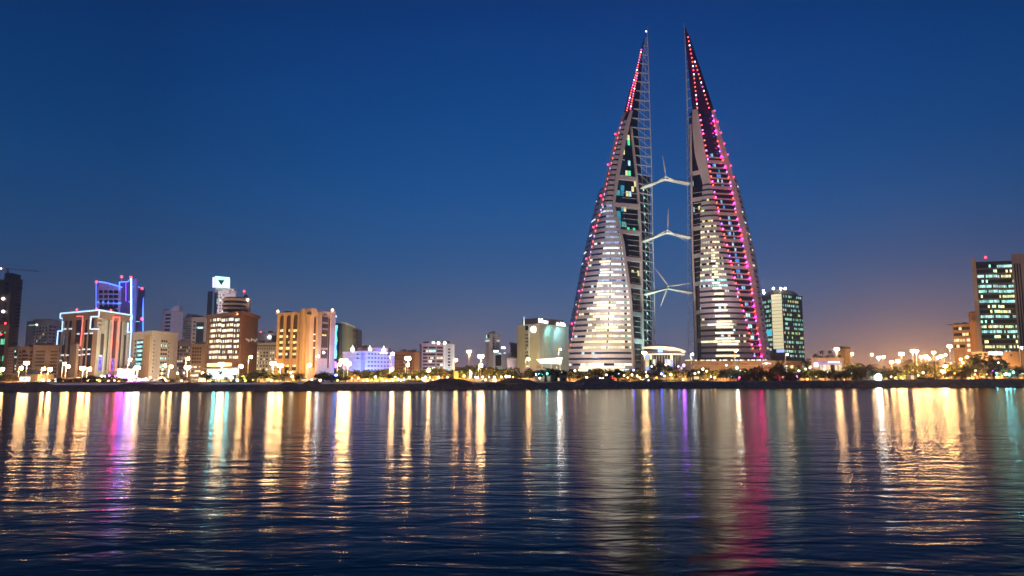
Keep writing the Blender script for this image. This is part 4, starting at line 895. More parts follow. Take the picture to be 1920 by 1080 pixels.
m = MB(); p = at(631, 609, 426.6); 
for k in range(12): m.box(p.x-.8+.3*math.sin(k*2), p.x+.5+.3*math.sin(k*1.3), 426.2, 426.6, zt(672-5.2*k, 427), zt(672-5.2*k-4.6, 427))
m.build('blue_screen', emit('blue_edge_light', (.08, .5, 1), 2.6), t)
m = MB(); m.tube(at(628.6, 624, 427.5), at(629, 690, 427.5), .35); m.build('neon_tube', emit('indigo_neon', (.12, .04, 1), 3), t); m = MB(); m.tube(at(629, 678, 425), at(629, 690, 425), .5); m.build('neon_tube', emit('violet_bulb', (.5, .1, 1), 5), t)
spot(t, (gx(650, 400), 400, GZ+1), at(650, 635, 428), 40e3, (1, .9, .62), 80)
# --- blue-lit hotel
B = Bld('hotel', 'white hotel washed in blue light with three small onion lanterns', [(642.5, 322), (682, 310), (738.5, 322)], 660.5, white, cap=(.3, .6, white))
B.box(0, 679, 685, 662, 712, 'corner_pier', mat('mauve_stone', (.42, .3, .34)), .6, .5)
for r in range(6): B.box(0, 643, 678, 666+7.3*r, 668.2+7.3*r, 'ledge', white, .45, .4); B.box(1, 685.5, 738, 665.5+7.4*r, 667.6+7.4*r, 'ledge', white, .45, .4)
B.grid(1, 688, 736, 8, 660.5, 705, 6, .5, .42, mat('violet_pane', (.12, .12, .26), .3)); B.grid(0, 668, 672, 1, 661, 676, 2, .8, .5, D_); B.box(1, 733, 738, 662, 705, 'corner_pier', white, .6, .5)
B.top_box(671, 728, 652, 5, 8, 'penthouse', mat('mauve_stone', (.42, .3, .34))); 
for x in (678, 684): B.top_box(x, x+4.5, 647.5, 8, 4, 'roof_tank', mat('rust_tank', (.2, .1, .1)))
onion = emit('cream_lantern', (1, .96, .72), 2.2)
for x, y in ((661, 653.5), (693.2, 654), (719.5, 655)):
    q = at(x, y+4.5, 314); m = MB(); m.lathe(q, [(.6, -.4), (.75, .2), (1.0, .7), (.75, 1.3), (.25, 1.8), (.08, 2.6)], 10); m.build('lantern_dome', onion, B.t)
    if x > 680: m = MB(); m.box(q.x-1.5, q.x+1.5, q.y-.6, q.y+.6, q.z-.9, q.z-.35); m.build('lantern_base', onion, B.t)
B.pole(700, 643, 9, .1, 'antenna', steel)
B.flood(655, 12, 660, 690, 42e3, (.07, .2, 1), 130); B.flood(672, 12, 670, 690, 36e3, (.07, .22, 1), 130); B.flood(700, 12, 700, 690, 20e3, (.16, .27, 1), 120); B.flood(725, 12, 722, 690, 20e3, (.25, .25, 1), 120); B.flood(690, 26, 692, 680, 36e3, (.2, .3, 1), 90)
# --- reddish block and office with stair bay
B = Bld('residential_block', 'reddish brown block right of the blue-lit hotel', [(736, 388), (786.5, 388)], 661.5, redb); B.grid(0, 739, 773, 8, 664, 706, 7, .5, .45, [D_, D_, Fe]); B.box(0, 777, 786.3, 660.5, 712, 'end_wall', orange, .5, .5); B.flood(782, 20, 781, 690, 12e3, SOD); B.flood(755, 26, 755, 690, 12e3, (1, .6, .35))
B = Bld('office_block', 'ribbon-windowed office with a white stair bay at its right', [(786.5, 346), (790.5, 338), (852.5, 340)], 646, mat('pinkish_stone', (.40, .30, .27)))
for r in range(8):
    for x0, x1 in ((793, 802), (802.5, 816.5), (818.5, 830)): B.box(1, x0, x1, 650+6.4*r, 653.6+6.4*r, 'window_band', R.choice([Fe, Of, D_, Co, D_, Ye, D_]), .15)
B.box(1, 831, 852, 645.5, 712, 'stair_bay', mat('pale_teal_wall', (.52, .6, .58)), .7, .6); B.box(1, 839.8, 844, 650, 690, 'stair_glass', dark_glass, .8)
for r in range(7): B.box(1, 839.5, 844.5, 651+6*r, 653+6*r, 'stair_landing', white, 1.0)
for x in (833.5, 850.5): B.box(1, x-1.2, x+1.2, 646, 712, 'fin', white, 1.3, .6)
for x, y in ((813, 643.7), (822, 643.5), (834, 643.2)): B.bulb(x, y, 1, .62, white_dot, 'roof_lamp')
B.flood(842, 12, 842, 690, 11e3, (.75, 1, .9), 110); B.flood(805, 26, 808, 680, 16e3, (1, .6, .42), 110)
# --- gap: low walls, grey tower, signs
B = Bld('parking_wall', 'long low grey overpass wall between office and hotel', [(852, 520), (972, 505)], 689, mat('olive_concrete', (.3, .27, .22)), 8)
B = Bld('residential_tower', 'slim pale grey tower with banded crown', [(910.5, 484), (917, 480), (937, 482)], 627, mat('slim_tower_render', (.52, .48, .47)))
for x in (920.5, 928, 934): B.box(1, x-1.6, x+1.6, 626, 690, 'pier', mat('slim_tower_render', (.52, .48, .47)), .9, .8)
B.grid(1, 923, 927, 1, 632, 690, 12, .8, .5, D_); B.box(0, 911, 918, 627.5, 634, 'window_band', Fe, .6); B.box(0, 911, 919, 638, 640, 'light_band', emit('cream_band', (.95, 1, .8), 1.0, False), .6); B.box(1, 931, 936, 638.5, 640, 'light_band', emit('cream_band', (.95, 1, .8), 1.0, False), 1.0); B.pole(928, 622, 4, .15, 'antenna', steel); B.flood(922, 60, 924, 650, 55e3, (1, .85, .8), 70)
B = Bld('office_block', 'mixed grey block carrying two small white illuminated signs', [(924, 468), (941, 465), (958, 470)], 663, mat('cool_grey_render', (.45, .45, .48)), cat='building')
B.box(0, 926.5, 935, 657, 660.5, 'sign', emit('white_small_sign', (.85, 1, 1), 3, False), .8); B.box(1, 938.5, 946, 650.2, 654, 'sign', emit('white_small_sign', (.85, 1, 1), 3, False), .8); B.box(0, 936, 939, 661.5, 663.5, 'sign', emit('teal_small_sign', (.3, 1, .9), 1.6, False), .8); B.box(1, 943.5, 946.5, 661, 663, 'sign', emit('lilac_small_sign', (.6, .6, 1), 1.6, False), .8)
B.box(0, 929, 940, 666, 686, 'glass_front', dark_glass); B.grid(1, 942, 957, 4, 662, 688, 1, .35, 1, greyw, 'pier', .5); B.flood(948, 40, 948, 675, 14e3, (.9, .9, 1))
B = Bld('residential_block', 'dark narrow block left of the hotel with white disc', [(957, 490), (971, 490)], 648, mat('dusky_render', (.12, .1, .12))); B.grid(0, 958, 970, 4, 651, 680, 6, .5, .5, D_)
B = Bld('low_hall', 'plain pinkish windowless hall beside the hotel with white disc', [(951, 440), (970, 440)], 673, mat('dusty_pink', (.42, .33, .31))); B.flood(960, 30, 960, 682, 7e3, (1, .7, .55)); B.box(0, 951, 970, 674, 675, 'coping', white, .3)
# --- hotel with white disc sign
B = Bld('hotel', 'olive-beige hotel with a round white disc and rooftop lettering', [(969.5, 408), (1010, 396), (1066, 418)], 608.5, mat('olive_beige', (.5, .44, .29)), cap=(.5, .5, cream))
n = B.P[2]-B.P[1]; q = n.normalized(); nn = Vector((q.y, -q.x)); m = MB(); m.obox((*(B.P[1]+nn*.2), B.base), (*n, 0), (*(-nn*.19), 0), (0, 0, B.top-B.base)); m.build('pale_facade', mat('pale_grey_green', (.46, .46, .42)), B.t)
m = MB(); r_ = B.grow(-3.2); m.prism(r_, B.top+.4, zt(598, 402)); m.build('roof_storey', mat('roof_storey', (.13, .12, .11)), B.t); m = MB(); m.prism(B.grow(-2.8), zt(598, 402)+.01, zt(597, 402)); m.build('roof', roofdk, B.t)
m = MB(); q2 = at(1000.5, 617.5, 397.5); m.tube(q2+Vector((0, .6, 0)), q2+Vector((0, -.1, 0)), 1.75, n=20); m.build('disc_sign', emit('white_disc', (1, .97, .95), 3.5), B.t)
B.box(0, 985.5, 990.5, 611, 619.5, 'window', dark_glass, .2); B.box(0, 991, 993.5, 610, 690, 'light_strip', mat('white_stripe', (.72, .78, .74)), .25); B.grid(0, 985, 991, 2, 624.5, 690, 10, .6, .45, [D_, D_, Wm])
B.grid(1, 1010.5, 1017, 2, 612, 688, 11, .55, .62, D_); B.grid(1, 1021, 1027, 2, 612, 688, 11, .55, .62, [D_, D_, Te]); B.grid(1, 1034, 1038, 1, 616, 688, 10, .6, .65, D_)
for x in (1019, 1029, 1032): B.box(1, x-.8, x+.8, 610, 690, 'facade_strip', [mat('teal_strip', (.3, .5, .48)), mat('pink_strip', (.5, .36, .36)), mat('teal_strip', (.3, .5, .48))][int(x) % 3], .3)
lw = emit('white_letters', (1, .96, .98), 5)
def rooflet(x0, x1, ya, yb, hs, w):
    k = 0
    for h in hs:
        xa = x0+(x1-x0)*k/len(hs); xb = xa+(x1-x0)/len(hs)*w; yy = ya+(yb-ya)*k/len(hs); B.box(1, xa, xb, yy-h, yy, 'sign_letter', lw, -1.0); k += 1
rooflet(1013.5, 1031, 604, 606.6, (7.2, 5, 7.5, 4.2, 4.4, 4.2, 4.3), .78); rooflet(1048, 1063.5, 609.5, 611, (4.8, 3.2, 3.0, 6.2, 3.2, 5.4, 3.4), .86); B.box(1, 1048, 1063.5, 609.6, 611, 'sign_letter', lw, -1.0)
B.pole(982.5, 593.5, 6, .3, 'roof_lamp', emit('pale_mast_light', (.8, .95, .95), 1.4, False)); B.flood(985, 26, 988, 640, 42e3, (1, .86, .46), 100); B.flood(1035, 26, 1037, 640, 55e3, (1, .9, .62), 100); spot(B.t, (gx(1056, 404), 404, B.top-1), (gx(1053, 414), 414, B.top-9), 5e3, (.35, .9, 1), 120); spot(B.t, (gx(1036, 398), 398, B.top-1), (gx(1030, 408), 408, B.top-9), 3e3, (.35, 1, .9), 120)
# --- forecourt of the hotel: white canopy, white wall, striped cabin
t = thing('canopy', (gx(1030, 330), 330, GZ), 'brilliant white boat-shaped canopy in front of the hotel with white disc', 'canopy')
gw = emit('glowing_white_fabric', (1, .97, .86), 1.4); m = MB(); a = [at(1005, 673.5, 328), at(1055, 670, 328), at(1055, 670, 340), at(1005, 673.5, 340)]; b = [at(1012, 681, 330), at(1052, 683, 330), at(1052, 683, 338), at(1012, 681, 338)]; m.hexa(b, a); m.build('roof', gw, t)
for x in (1016, 1034, 1050): m = MB(); p = at(x, 682.5, 334); m.tube((p.x, 334, GZ), p, .2); m.build('post', steel, t)
m = MB(); p, q = at(1006, 684, 334.5), at(1014, 684, 334.5); m.box(p.x, q.x, 334.5, 337, GZ, p.z); m.build('side_wall', orange, t)
w_ = thing('boundary_wall', (gx(995, 300), 300, GZ), 'white boundary wall below the hotel with white disc', 'wall'); m = MB(); m.box(gx(975, 300), gx(1019, 300), 300, 300.5, GZ, zt(691, 300)); m.build('wall', white, w_)
m = MB(); m.box(gx(974.6, 300), gx(1019.4, 300), 299.9, 300.6, zt(691, 300)+.004, zt(690.3, 300)); m.build('coping', cream, w_)
k_ = thing('cabin', (gx(1048, 262), 262, GZ), 'small grey site cabin with dark square windows before the left sail tower', 'cabin')
m = MB(); m.box(gx(1033, 262), gx(1063, 262), 262, 266, GZ-.2, zt(703, 262)); m.build('wall', mat('grey_blue_panel', (.2, .2, .24)), k_); m = MB(); m.box(gx(1032.5, 262), gx(1063.5, 262), 261.7, 266.3, zt(703, 262)+.004, zt(702.3, 262)); m.build('roof', roofdk, k_)
for x in (1043, 1057): m = MB(); p = at(x, 711.5, 261.9); m.box(p.x-.45, p.x+.45, 261.85, 262.2, p.z-.4, p.z+.4); m.build('window', dark_glass, k_)
m = MB(); p = at(1047.5, 711.5, 261.9); m.box(p.x-.3, p.x+.3, 261.85, 262.2, p.z-.5, p.z+.5); m.build('lit_window', emit('cabin_lit_window', (1, .7, .4), 1.2, False), k_)
# --- curved roof pavilion between the towers
t = thing('pavilion', (gx(1247, 400), 400, GZ), 'glass drum pavilion with a curved cream-lit roof between the sail towers', 'pavilion')
cx, cyv = gx(1246, 415), 415; Rr = (gx(1287, 415)-gx(1208, 415))/2
m = MB(); m.lathe((cx-.3, cyv, 0), [(Rr*.86, GZ), (Rr*.86, zt(664, 405))], 32, 1, .7); m.build('drum_glass', lit('pavilion_glass', [(1, .85, .35), (1, .95, .7), (.4, .5, 1)], 1.2, .45, cell=1.6, rowh=4, base=(.03, .03, .02)), t, smooth=False)
for k in range(22):
    a = math.pi+math.pi*k/21; m = MB(); q = Vector((cx-.3+Rr*.875*math.cos(a), cyv+.7*Rr*.875*math.sin(a), 0)); m.tube(q+Vector((0, 0, GZ)), q+Vector((0, 0, zt(664, 405))), .12, n=4); m.build('mullion', steel, t)
def ring(y0, y1, r0, r1, mm, name, tilt=0):
    m = MB(); n = 40; z0, z1 = zt(y1, 403), zt(y0, 403); A_, B2 = [], []
    for k in range(n):
        a = 2*math.pi*k/n; ca, sa = math.cos(a), math.sin(a); A_.append((cx+Rr*r0*ca, cyv+.7*Rr*r0*sa, z0+tilt*(1-ca*.9)-abs(ca)**2*tilt)); B2.append((cx+Rr*r1*ca, cyv+.7*Rr*r1*sa, z1+tilt*(1-ca*.9)-abs(ca)**2*tilt))
    m.hexa(A_, B2); return m.build(name, mm, t)
ring(662.2, 664.6, .98, .98, emit('cream_fascia', (1, .88, .6), 1.1), 'lower_ring'); ring(657, 662, .84, .84, mat('mauve_drum', (.3, .2, .24), .5), 'upper_drum'); ring(653.5, 656, 1.0, 1.04, emit('cream_fascia', (1, .88, .6), 1.1), 'roof_edge', 1.3); ring(650.5, 653.4, .99, .6, mat('mauve_drum', (.3, .2, .24), .5), 'roof', 1.3)
m = MB(); p, q = at(1234, 653, 399), at(1243, 660.5, 399); m.box(p.x, q.x, 399.5, 400, q.z, p.z); m.build('blue_screen', emit('blue_screen', (.2, .45, 1), 2.6), t)
spot(t, (cx, cyv-Rr*.7-7, GZ+9), (cx, cyv-5, zt(657, 403)), 6e3, (1, .7, .6), 110)
# --- podium mall right of it
B = Bld('shopping_podium', 'low orange-lit podium stretching right of the curved-roof pavilion', [(1284, 405), (1300, 398), (1452, 392), (1528, 410)], 678, mat('podium_stone', (.55, .36, .22)), depth=20)
B.grid(1, 1302, 1450, 14, 674, 678.5, 1, .7, .8, win_ground, 'window_band', .2); B.box(1, 1302, 1450, 684, 685.6, 'ledge', cream, .8); B.grid(2, 1455, 1525, 6, 684, 704, 1, .5, .9, [gold, Of, mat('podium_shade', (.2, .1, .04))], 'window', .2); B.box(1, 1430, 1446, 680.5, 682.5, 'sign', emit('lilac_strip_sign', (.85, .75, 1), 1.5, False), .5); B.box(0, 1286, 1299, 674.5, 676.5, 'light_band', emit('yellow_band', (1, .9, .35), 1.2, False), .3)
for x in (1310, 1350, 1395, 1440, 1480, 1515): B.flood(x, 16, x, 690, 9e3, (1, .55, .2), 130)
# --- green glass office
B = Bld('office_tower', 'dark green glass office with pale lit corner, right of the sail towers', [(1431, 575), (1448, 562), (1468, 555), (1507.5, 572)], 552, mat('green_black_glass', (.012, .03, .026), .1))
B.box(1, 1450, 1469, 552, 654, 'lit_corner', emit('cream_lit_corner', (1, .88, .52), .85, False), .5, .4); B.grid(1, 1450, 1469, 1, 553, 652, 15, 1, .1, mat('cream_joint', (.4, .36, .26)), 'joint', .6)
gl = lit('green_ribbon_glass', [(.35, 1, .75), (.4, .9, .6), (.7, 1, .85)], .75, .5, cell=1.1, base=(.01, .03, .025))
B.grid(0, 1430, 1448, 1, 562, 660, 11, 1, .5, gl, 'window_band'); B.grid(2, 1470, 1507, 1, 553, 672, 14, .98, .5, [gl, gl, lit('green_few_glass', [(.5, 1, .3), (1, .9, .3)], .6, .3, base=(.01, .03, .025))], 'window_band')
B.box(0, 1437, 1448, 618, 629, 'cyan_sign', emit('cyan_panel', (.05, .55, .8), 1.1, False), .5); m = MB(); r_ = B.grow(-6); m.prism(r_, B.top+.5, zt(545.5, 570)); m.build('plant_storey', mat('plant_storey', (.34, .3, .24)), B.t)
for x, y in ((1431.5, 545.5), (1450, 541), (1464, 541), (1472, 541)): B.bulb(x, y, 3, .9, emit('roof_flood', (1, .98, .9), 22), 'roof_lamp')
B.bulb(1432, 549, 1, .9, emit('roof_flood', (1, .98, .9), 22), 'roof_lamp'); B.box(1, 1456, 1471, 655, 661, 'sign', emit('blue_white_sign', (.4, .55, 1), 1.3, False), .9)
# --- terrace building with blue sign
B = Bld('terrace_building', 'low terrace building with blue-white sign strip and rooftop palms', [(1522, 372), (1582, 376)], 672.5, mat('pink_terrace', (.58, .42, .38)))
B.box(0, 1526, 1534, 680, 688, 'sign_end', emit('blue_white_end', (.6, .65, 1), 2, False), .5); B.box(0, 1533, 1578, 680.3, 682.6, 'sign', emit('deep_blue_sign', (.12, .12, .9), 1.2, False), .5); B.box(0, 1553, 1574, 678.2, 680, 'sign_strip', emit('white_strip_sign', (.95, .95, 1), 2.4, False), .5); B.box(0, 1536, 1578, 684, 712, 'glass_front', lit('terrace_glass', [(1, .8, .3), WARM2], 1.2, .5, cell=2.2, rowh=4)); B.flood(1552, 16, 1552, 690, 16e3, (1, .66, .36), 120)
B = Bld('slab_block', 'tall blank orange slab behind the blue-signed terrace building', [(1569, 420), (1587, 412), (1594.5, 416)], 655.5, orange); B.box(0, 1570, 1586, 658, 659, 'joint', tan, .2); B.flood(1590, 24, 1588, 680, 26e3, (1, .62, .3), 90)
# --- low blocks at right
B = Bld('car_park', 'low orange-lit car park behind the bright lamps at right', [(1690, 520), (1736, 520)], 679, mat('apricot_render', (.5, .34, .22))); B.grid(0, 1692, 1734, 8, 683, 706, 3, .6, .35, D_); B.flood(1712, 30, 1712, 695, 26e3, SOD, 110)
B = Bld('low_hall', 'long low apricot hall left of the orange car park', [(1650, 540), (1690, 540)], 692, mat('apricot_render', (.5, .34, .22))); B.box(0, 1650, 1690, 694, 695.4, 'ledge', cream, .3); B.grid(0, 1652, 1688, 6, 697, 706, 1, .6, .6, gold); B.flood(1670, 30, 1670, 700, 16e3, SOD, 110)
B = Bld('gatehouse', 'small orange gatehouse right of the orange car park', [(1738, 430), (1762, 430)], 684, orange); B.grid(0, 1740, 1760, 4, 688, 706, 2, .5, .5, [D_, gold]); B.flood(1750, 18, 1750, 700, 8e3, SOD, 110)
# --- stepped orange block and ribbon tower
B = Bld('office_block', 'stepped orange block with dark ribbon bands left of the ribbon-window tower', [(1789, 408), (1826, 402)], 609, mat('amber_stone', (.46, .29, .15)))
for y in (616, 627, 638, 649): B.box(0, 1791, 1822, y-2.6, y+2.6, 'window_band', Fe if y != 638 else Ye, .15)
B.box(0, 1812, 1824, 632, 712, 'front_bay', mat('amber_stone_light', (.55, .34, .16)), 2, 1.9); B.grid(0, 1815, 1822, 1, 633, 662, 3, .8, .5, [emit('bay_lit_window', (1, .9, .7), 1.1, False)], 'lit_window', 2.1); B.top_box(1790, 1812, 607, 1, 8, 'plant_room', roofdk)
B.flood(1800, 26, 1805, 670, 50e3, SOD, 100)
B2 = Bld('stair_tower', 'orange stair tower between stepped block and ribbon-window tower', [(1821, 396), (1846, 396)], 588, mat('amber_stone', (.46, .29, .15))); B2.box(0, 1825, 1846, 600, 712, 'front_bay', mat('amber_stone_light', (.55, .34, .16)), 1.5, 1.4); B2.grid(0, 1829, 1840, 2, 602, 666, 7, .55, .5, [D_, D_, emit('bay_lit_window', (1, .9, .7), 1.1, False)], 'window', 1.6); B2.flood(1834, 24, 1834, 660, 34e3, SOD, 100)
B = Bld('office_tower', 'tall glass tower with bright teal and yellow ribbon windows at far right', [(1846, 392), (1921, 388)], 491, mat('tower_dark_green', (.03, .045, .04), .25), depth=30, row=713)
rb = [lit('ribbon_teal', [(.45, 1, .8), (.6, 1, .9), (.4, .9, .95)], 1.2, .8, cell=.8, base=(.01, .04, .04)), lit('ribbon_yellow', [(1, .9, .3), (.7, 1, .5), (1, 1, .7)], 1.3, .8, cell=.8, base=(.01, .04, .03)), lit('ribbon_dim', [(.4, 1, .7), (1, .9, .4)], 1.6, .3, cell=1.0)]
for r in range(19):
    y = 499+9.45*r; pat = [2, 2, 0, 2, 0, 0, 1, 0, 2, 1, 0, 2, 1, 0, 2, 2, 1, 0, 0][r]
    B.box(0, 1848, 1886, y-2.5, y+2.5, 'window_band', rb[pat if r not in (0, 6, 9, 14) else 2], .15); B.box(0, 1887, 1918, y-2.5, y+2.5, 'window_band', rb[0 if r == 0 else (pat if r != 2 else 1)], .15)
    B.box(0, 1847, 1919, y+2.9, y+6.2, 'spandrel', mat('spandrel_olive', (.17, .15, .11), .5), .25)
def wedge(x0, x1, Y0, Y1, y): a, b = gx(x0, Y0), gx(x1, Y0); m = MB(); m.prism([(a, Y0), (b, Y0), (b*Y1/Y0, Y1), (a*Y1/Y0+.3, Y1)], GZ, zt(y, Y0)); return m
m = wedge(1838.5, 1847, 386.5, 412, 484.5); m.build('side_fin', mat('fin_stone', (.5, .4, .33)), B.t)
m = wedge(1916, 1950, 382.5, 412, 475.5); m.build('side_fin', mat('fin_stone', (.5, .4, .33)), B.t)
for x in (1921, 1926, 1931): m = MB(); m.box(gx(x, 382), gx(x+2.2, 382), 382.3, 382.6, zt(650, 382), zt(494, 382)); m.build('fin_slot', dark_glass, B.t)
B.bulb(1848, 482.5, 0, .6, red_dot); B.flood(1840, 40, 1836, 560, 60e3, (1, .72, .5), 70); B.flood(1915, 30, 1917, 580, 60e3, (1, .66, .42), 80)
B = Bld('podium_block', 'orange podium wall at the foot of the ribbon-window tower', [(1826, 362), (1950, 356)], 661, mat('amber_stone', (.46, .29, .15)), depth=14)
B.box(0, 1855, 1881, 659.5, 665.5, 'lit_sign', emit('cyan_white_glass', (.6, 1, 1), 1.6, False), .5); B.grid(0, 1838, 1880, 6, 667, 673, 1, .4, .7, [gold, D_]); B.box(0, 1896, 1899, 664, 668, 'window', D_, .2); B.box(0, 1912, 1916, 655, 712, 'drainpipe', darkb, .6); B.flood(1860, 16, 1860, 690, 22e3, SOD, 120); B.flood(1905, 16, 1905, 690, 24e3, SOD, 120)

# ================================================================== STREET LAMPS
pole_m = mat('lamp_pole_paint', (.45, .42, .38), .5, .1)
lamp_glow = emit('sodium_lamp_glow', SOD, 165); lamp_pale = emit('pale_lamp_glow', (1, .56, .22), 150); lamp_white = emit('white_lamp_glow', (.85, .95, 1), 110)
def street_lamp(px, py, dY, heads=1, mm=lamp_glow, r=.5, side=1):
    r *= .84; Y = shore(px)+dY; p = at(px, py, Y); tall = p.z-GZ > 13
    t = thing('street_lamp', (p.x, Y, GZ), None, 'street lamp'); b = MB(); xs = (-.5, .5) if heads == 2 else (0,) if heads == 1 else (-.8, 0, .8)
    px_ = p.x - (side*.9 if heads == 1 else 0)
    b.tube((px_, Y, GZ), (px_, Y, p.z+.5), .13 if not tall else .22, .07 if not tall else .12, 6)
    b.tube((px_, Y, GZ), (px_, Y, GZ+.5), .24, .2, 8); b.build('pole', pole_m, t)
    for x in xs:
        c = Vector((p.x+x, Y-.2, p.z)); b = MB(); b.tube((px_, Y, p.z+.45), c+Vector((0, 0, .45)), .05, n=5)
        b.lathe(c+Vector((0, 0, .32)), [(.42, 0), (.45, .1), (.2, .26)], 8); b.build('lamp_arm', pole_m, t)
        b = MB(); b.lathe(c, [(r*.3, -r*1.3), (r*.8, -r*1.0), (r, -r*.35), (r*.75, .31)], 8); b.build('lamp_head', mm, t)
    spot(t, (p.x, Y-.3, p.z-r-.1), (p.x, Y-.3, 0), (2500 if 630 < px < 660 else 13000)*(1+.35*(heads-1))*(2 if tall else 1), SOD if mm is lamp_glow else (1, .62, .3) if mm is lamp_pale else (.85, .95, 1), 150, .5, .3)
    ph = {1: 'street lamp', 2: 'twin-armed street lamp', 3: 'three-headed street lamp'}[heads]
    ph = ('tall ' if tall else '')+{id(lamp_glow): 'amber ', id(lamp_pale): 'cream ', id(lamp_white): 'white '}[id(mm)]+ph
    pend(t, ph, px, 'street lamps along the waterfront'); return t
for a in [(6, 692, 40), (41, 690, 40), (50.5, 680, 70, 2, lamp_pale), (83, 691, 40), (95, 692, 32, 1, lamp_pale, .65), (122, 682, 60, 1), (129, 687, 34, 1, lamp_pale), (156, 690, 40, 2), (169, 691, 36, 1, lamp_pale, .6),
          (245, 674, 70), (258, 689, 34, 2, lamp_pale), (310, 685, 40, 1, lamp_pale, .4), (322, 687, 40, 1, lamp_pale, .45), (353.5, 672, 60), (352, 688, 32, 2, lamp_pale), (381, 700, 30, 1), (416, 682, 36, 2, lamp_pale, .65), (453, 686, 34, 1, lamp_pale, .6), (471, 669, 60),
          (512.5, 681, 34, 2, lamp_pale, .6), (526, 685, 36, 2, lamp_pale, .55), (581, 684, 34, 1, lamp_pale, .55), (597, 668, 60, 1, lamp_white, .4), (645, 676, 34, 3, lamp_pale, .75), (652.5, 681, 36, 2, lamp_pale, .65), (637.5, 683, 40), (737, 663, 44, 1, lamp_pale), (735.5, 692, 34, 1, lamp_pale),
          (765, 671, 40, 2, lamp_pale, .6), (765.5, 684, 34, 1, lamp_pale, .4), (804, 694, 34, 1, lamp_pale), (855, 675, 50, 1), (879.5, 659, 130, 2), (901.5, 667.5, 30, 2, lamp_pale, .6), (902.5, 685, 31, 1, lamp_pale, .5), (990.5, 673, 40, 1, lamp_pale, .55), (1051, 655, 80, 1, lamp_pale, .4), (1048, 673, 34, 1, lamp_white, .55),
          (1208, 661, 44, 2, lamp_pale, .5), (1298.5, 664, 100, 1, lamp_white, .4), (1380, 657, 60, 1, lamp_pale, .6), (1476, 664.5, 60, 1, lamp_pale, .45), (1568.5, 654, 40, 2, lamp_pale, .6), (1597.5, 663, 60, 1, lamp_pale),
          (1634.5, 664.5, 70, 1, lamp_pale), (1647, 670, 60, 2, lamp_pale, .55), (1657, 669, 66, 1, lamp_pale, .6), (1671.5, 678.5, 90, 2, lamp_glow, .6), (1683.5, 676.5, 96, 2, lamp_glow, .7), (1690, 663, 80, 3, lamp_glow, .7), (1711, 657.5, 60, 2, lamp_glow, .65), (1717.5, 658, 62, 2, lamp_pale, .6), (1727, 669, 90, 2, lamp_glow), (1735, 668, 60, 2, lamp_glow, .65), (1742, 672, 56, 1, lamp_pale, .6), (1750, 660.5, 60, 2, lamp_glow), (1757.5, 670, 80, 1, lamp_pale, .6),
          (1764, 667.5, 70, 2, lamp_glow, .55), (1773, 665, 74, 1, lamp_glow, .55), (1780, 648.5, 50, 2, lamp_glow, .7), (1772, 686, 44, 2, lamp_glow, .5), (1768, 696, 40, 2, lamp_glow, .5), (1801, 673.5, 60, 1, lamp_pale, .5), (1813, 669.5, 56, 1, lamp_pale, .6), (1915, 652, 40, 1, lamp_pale, .5), (1805, 680, 44, 1, lamp_glow, .4)]:
    street_lamp(*a)
# ---- low garden lamps in the planting
globe = [emit('amber_garden_globe', (1, .42, .10), 9), emit('white_garden_globe', (1, .8, .5), 11), emit('cool_garden_globe', (.8, .95, 1), 9), emit('green_garden_globe', (.5, 1, .25), 9), emit('blue_garden_globe', (.08, .10, 1), 70), emit('violet_garden_globe', (.42, .06, 1), 150), emit('cyan_garden_globe', (.06, .75, .85), 140), emit('magenta_streak_globe', (1, .03, .28), 190)]
gname = ['amber', 'white', 'cool white', 'green', 'blue', 'violet', 'cyan', 'added magenta']
def garden_lamp(px, py, dY, ci=0, r=.28):
    Y = shore(px)+dY; p = at(px, py, Y); z = max(p.z, GZ+.5); t = thing('garden_lamp', (p.x, Y, GZ-.2), None, 'garden lamp')
    b = MB(); b.tube((p.x, Y, GZ-.4), (p.x, Y, z-r*.7), .05, n=5); b.build('post', housing, t); b = MB(); b.ball((p.x, Y, z), r, 8); b.build('globe', globe[ci], t)
    pend(t, f'{gname[ci]} globe garden lamp', px, 'globe lamps in the shore garden')
